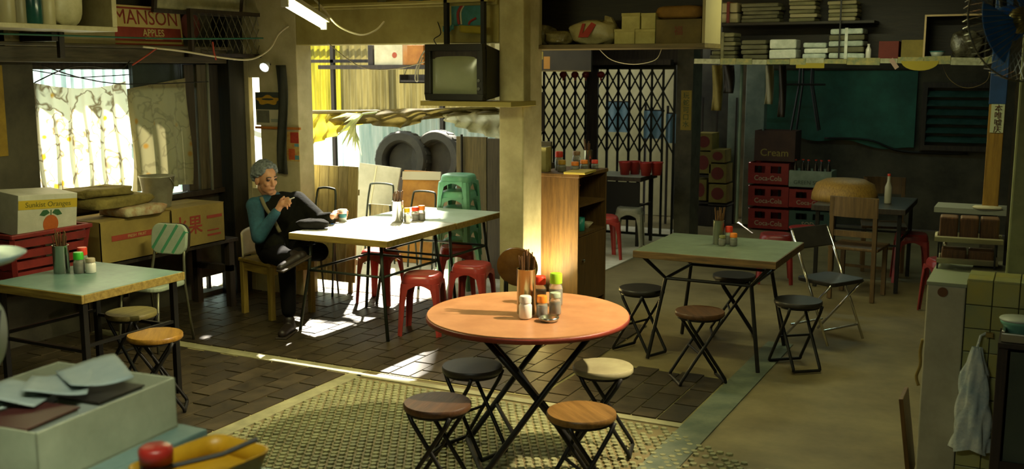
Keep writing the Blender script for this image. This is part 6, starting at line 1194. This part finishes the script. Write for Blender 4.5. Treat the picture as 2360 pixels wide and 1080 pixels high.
# hair: short grey curls on the crown and back of the head
hr = MB(); rn = random.Random(2)
for j in range(9):
    for i in range(26):
        th = R(8 + j * 13); a = 2 * PI * (i + .5 * (j % 2)) / 26; x, y, z = math.sin(th) * math.cos(a), math.sin(th) * math.sin(a), math.cos(th)
        if x > .52 + .1 * (z > .75) and z < .86: continue
        if z < -.05 and x > -.25: continue
        if z < .25 and x > .32: continue
        k = rn.uniform(.98, 1.07); p = (-.014 + .103 * x * k, .080 * y * k, .028 + .100 * z * k); r_ = rn.uniform(.019, .025); hr.ell(p, (r_, r_, r_ * .85), 8, 6, HM)
flesh(hr, 'hair', mat('grey_hair', '#7d8684', rough=.6, col2='#3f4442', scale=60, var=.05, bump=.8, bscale=90), .005, 1)
# clothes
sv = MB(); up = lambda p, k: p + Vector((0, 0, k))
sv.caps(K['rsh'], K['relb'], .068, .056, 14); sv.caps(K['relb'], K['rwr'].lerp(K['relb'], .10), .056, .036, 14); sv.caps(K['rsh'], K['neck'], .066, .052, 14); sv.ell(K['rsh'], (.075, .07, .07), 14, 10); sv.caps(K['neck'] + Vector((0, 0, .0)), K['neck'] - Vector((0, 0, .05)), .064, .085, 14)
m_blue = mat('blue_sleeve', '#2c5a68', rough=.8, col2='#1d3f4c', scale=12, var=.05, bump=.3); flesh(sv, 'shirt', m_blue, .007, 4)
vs = MB(); pe = K['pelvis']
vs.caps(K['chest'] + Vector((0, 0, .03)), K['spine'], .145, .14, 16); vs.caps(K['spine'], pe + Vector((0, 0, .02)), .14, .15, 16); vs.caps(K['lsh'], K['neck'].lerp(K['lsh'], .35), .075, .072, 14); vs.caps(K['lsh'], K['chest'], .078, .12, 14); vs.caps(K['lsh'], K['lelb'], .092, .072, 14); vs.caps(K['lelb'], K['lwr'].lerp(K['lelb'], .14), .066, .042, 14); vs.caps(K['lsh'].lerp(K['lelb'], .3) - Vector((0, 0, .03)), K['spine'] + Vector((.12, .05, .02)), .10, .11, 14)
vs.caps(K['rsh'].lerp(K['chest'], .45), K['spine'], .095, .12, 14); vs.caps(pe + Vector((.02, -.06, .05)), K['rhip'].lerp(K['rknee'], .35) + Vector((0, 0, .05)), .12, .075, 12)
flesh(vs, 'vest', mat('dark_vest', '#17170f', rough=.95, spec=.08, col2='#10100b', scale=10, var=.05, bump=.3), .008, 5)
o = MB().tube(smoothpath([V(602, 455, 8.06), V(612, 478, 8.03), V(630, 505, 8.05), V(645, 535, 8.06)], 4), .016, 6).build('strap', mat('strap_tan', '#6a6346', rough=.8, var=.1), man, smooth=True)
tr = MB(); tr.caps(K['rhip'], K['rknee'], .095, .074, 14); tr.caps(K['rknee'], K['rank'].lerp(K['rknee'], .06), .070, .055, 14); tr.caps(K['lhip'], K['lknee'], .095, .074, 14); tr.caps(K['lknee'], K['lank'].lerp(K['lknee'], .08), .068, .054, 14); tr.caps(K['rhip'], K['lhip'], .11, .11, 14); tr.caps(pe, pe - Vector((0, 0, .02)), .125, .12, 14)
flesh(tr, 'trousers', mat('black_trousers', '#121010', rough=.95, spec=.08, col2='#0b0a09', scale=8, var=.05), .008, 4)
def shoe(ank, toe_dir, name='shoe', up_=Vector((0, 0, 1))):
    f = toe_dir.normalized(); b = MB(); s0 = ank - up_ * .055
    b.caps(s0 - f * .035, s0 + f * .06, .042, .040, 12); b.caps(s0 + f * .06, s0 + f * .165 - up_ * .008, .040, .034, 12); b.caps(ank, s0, .043, .044, 12)
    o = flesh(b, name, mat('brown_shoe', '#241a14', rough=.5, col2='#18110d', var=.05), .006, 4)
    MB().box((0, 0, 0), (.275, .088, .016), Matrix.Translation(s0 + f * .062 - up_ * .036) @ f.to_track_quat('X', 'Z').to_matrix().to_4x4()).build('sole', m_timber, o, bevel=.007)
shoe(Vector((K['rank'].x, K['rank'].y, .099)), Vector((.35, -.94, 0))); shoe(K['lank'], Vector((-.25, -.9, -.3)), up_=Vector((-.85, .3, .25)).normalized())
# things at hand
solo('cigarette', MB().cone(V(667, 459, 7.895), V(678, 455, 7.86), .0038, .0038, 8), mat('cig_white', '#d8d3c4', rough=.7, var=.03), 'white cigarette between the fingers of the man', 'cigarette')
t = thing('paper_cup', 'white cup in the left hand of the man', 'cup', tuple(ch_)); MB().lathe([(.028, 0), (.036, .092), (.0375, .094), (.034, .092), (.026, .006), (0, .006)], 24).build('cup', mat('cup_paper', '#c9cfc0', rough=.4, var=.05), t, smooth=True); MB().lathe([(.031, .03), (.0338, .06)], 24).build('band', m_tq, t, smooth=True)
p = pz(706, 527, .75); solo('flat_cap', crumple(.24, .16, .075, 71, .12, 26, 14, .7), mat('cap_cloth', '#1a1913', rough=.95, spec=.08, col2='#12110d', scale=12, var=.05, bump=.3), 'dark flat cap lying on the corner of the sunlit table', 'cap', (p.x + .04, p.y + .03, .75), R(20), smooth=True)
for i, (x, y, mm, lb) in enumerate(((752, 515, MATS['cup_white'], 'pale bottle cap on the sunlit table'), (762, 516, mat('blue_cap', '#2a5aa0', rough=.4, var=.05), 'blue bottle cap on the sunlit table'), (777, 514, mat('grey_cap', '#6a6e70', rough=.4, var=.05), 'grey matchbox sized tin on the sunlit table'))):
    p = pz(x, y, .75); solo('small_token', MB().lathe([(.012 + .004 * i, 0), (.012 + .004 * i, .006), (.010 + .004 * i, .008), (0, .008)], 14), mm, lb, 'cap', (max(p.x, -4.93), p.y, .75), group='small bits on the sunlit table')
# ------------------------------------------------------------------ lamps of the place and added fill lamps, each with its own light
def tube_lamp(label, p0, p1, power, color, emit=6.0, size=None, light=True):
    p0 = Vector(p0); p1 = Vector(p1); c = (p0 + p1) / 2; d = p1 - p0; L_ = d.length; q = d.to_track_quat('X', 'Z')
    t = thing('tube_lamp', label, 'lamp', tuple(c), rot=q.to_euler(), group='fluorescent tubes')
    MB().b2((-L_ / 2, -.035, .03), (L_ / 2, .035, .06)).build('housing', mat('lamp_housing', '#b8b39a', rough=.4, var=.05), t, bevel=.004)
    MB().cone((-L_ / 2 + .03, 0, 0), (L_ / 2 - .03, 0, 0), .014, .014, 12).build('tube', mat('tube_glow_%d_%d' % (int(emit * 10), int(color[2] * 10)), '#e8f0e8', rough=.4, emit='#f2f2b4' if color[2] < .7 else '#e0f4ec', estr=emit, var=.0), t, smooth=True)
    for s in (-1, 1): MB().b2((s * (L_ / 2 - .015) - .015, -.018, -.016), (s * (L_ / 2 - .015) + .015, .018, .03)).build('end_cap', MATS['lamp_housing'], t)
    if c.z < ZC - .1:
        for s in (-1, 1): MB().tube([(s * L_ * .35, 0, .06), (s * L_ * .35, 0, .06 + (ZC - c.z) - .08)], .003, 5).build('hanger', m_black, t)
    if light:
        ld = bpy.data.lights.new('tube_light', 'AREA'); ld.shape = 'RECTANGLE'; ld.size = L_ - .06; ld.size_y = .03; ld.energy = power; ld.color = color
        lo = bpy.data.objects.new('tube_light', ld); COL.objects.link(lo); lo.parent = t; lo.location = (0, 0, -.02)
    return t
tube_lamp('glowing fluorescent tube slanting across the ceiling left of the television', pd(655, 8, 5.6), pd(748, 63, 6.6), 26, (1.0, .94, .48), emit=80)
tube_lamp('added unseen fluorescent tube brightening the near worktop and counter', (-1.6, .75, 2.6), (-.6, 1.1, 2.6), 30, (.95, 1.0, .74), emit=5)  # out of view, added as fill for the near carton and counter
tube_lamp('added unseen fluorescent tube filling the left side of the room', (-4.9, 3.2, 2.62), (-3.8, 3.2, 2.62), 9, (.98, .97, .48), emit=9)  # unseen ceiling tube, added to lift the left half
tube_lamp('added unseen fluorescent tube brightening the dim right tables', (-1.9, 5.6, 2.66), (-.9, 5.6, 2.66), 14, (.95, .98, .50), emit=12)  # added fill above the frame for the right side
tube_lamp('fluorescent tube in the back room', (-2.2, 11.6, 2.66), (-1.2, 11.6, 2.66), 5, (.62, 1.0, .84), emit=4)
tube_lamp('added unseen fluorescent tube brightening the newspaper shelf', (-2.0, 7.75, 2.68), (-1.0, 7.75, 2.68), 13, (.96, 1.0, .6), emit=14)  # added above the frame to brighten the wrapped packs
# shaded pendant aimed at the round table
pp = Vector((-.42, 5.12, 2.52)); pt_ = Vector((-2.24, 4.55, .75)); ax = (pt_ - pp).normalized()
pl = thing('pendant_lamp', 'green shaded pendant lamp turned towards the round table', 'lamp', tuple(pp), rot=ax.to_track_quat('-Z', 'Y').to_euler())
MB().lathe([(.03, .07), (.05, .05), (.13, -.06), (.135, -.065), (.125, -.06), (.045, .045), (.025, .06)], 32).build('shade', mat('shade_green', '#2f4a38', rough=.35, var=.05), pl, smooth=True); MB().ell((0, 0, .0), (.026, .026, .034), 14, 10).build('bulb', mat('bulb_glow', '#ffe9c0', emit='#ffd89a', estr=12, var=0), pl, smooth=True); MB().tube([(0, 0, .07), (0, .05, .16), (0, .1, .22)], .004, 6).build('flex', m_black, pl)
ld = bpy.data.lights.new('pendant_light', 'SPOT'); ld.energy = 600; ld.color = (1.0, .84, .56); ld.spot_size = R(56); ld.spot_blend = .75; ld.shadow_soft_size = .035
lo = bpy.data.objects.new('pendant_light', ld); COL.objects.link(lo); lo.parent = pl; lo.location = (0, 0, -.045)
# small clip lamp on the pier
cp = py_(612, 152, 7.02); cl_ = thing('clip_lamp', 'small glowing clip lamp high on the pale pier', 'lamp', tuple(cp), rot=(R(-62), R(0), R(10))); MB().lathe([(.012, .06), (.02, .04), (.045, -.03), (.04, -.028), (.01, .05)], 20).build('shade', mat('clip_white', '#c9ccc4', rough=.3, var=.03), cl_, smooth=True); MB().ell((0, 0, -.012), (.03, .03, .03), 14, 10).build('bulb', mat('clip_glow', '#ffffff', emit='#f2fbff', estr=7, var=0), cl_, smooth=True); MB().tube([(0, 0, .06), (0, .06, .1)], .006, 6).build('clip', m_black, cl_)

# added lamp out of sight between column and cabinet, to brighten the column
wl_ = thing('work_lamp', 'small added fill lamp hidden on the floor between the column and the brown cabinet', 'lamp', (-3.36, 7.22, 0), R(0))
MB().lathe([(.05, 0), (.05, .008), (.012, .014), (.010, .09), (0, .09)], 20).build('base', m_black, wl_, smooth=True); hd = MB().lathe([(.015, .05), (.03, .035), (.055, -.03), (.05, -.028), (.02, .035)], 22).build('shade', m_black, wl_, smooth=True); hd.location = (0, 0, .12); hd.rotation_euler = Vector((-.3, .18, .72)).to_track_quat('-Z', 'Y').to_euler()
MB().ell((0, 0, -.005), (.022, .022, .026), 12, 8).build('bulb', MATS['bulb_glow'], hd, smooth=True)
ld = bpy.data.lights.new('work_light', 'SPOT'); ld.energy = 130; ld.color = (1.0, .86, .52); ld.spot_size = R(120); ld.spot_blend = .8; ld.shadow_soft_size = .03
lo = bpy.data.objects.new('work_light', ld); COL.objects.link(lo); lo.parent = hd; lo.location = (0, 0, -.035)
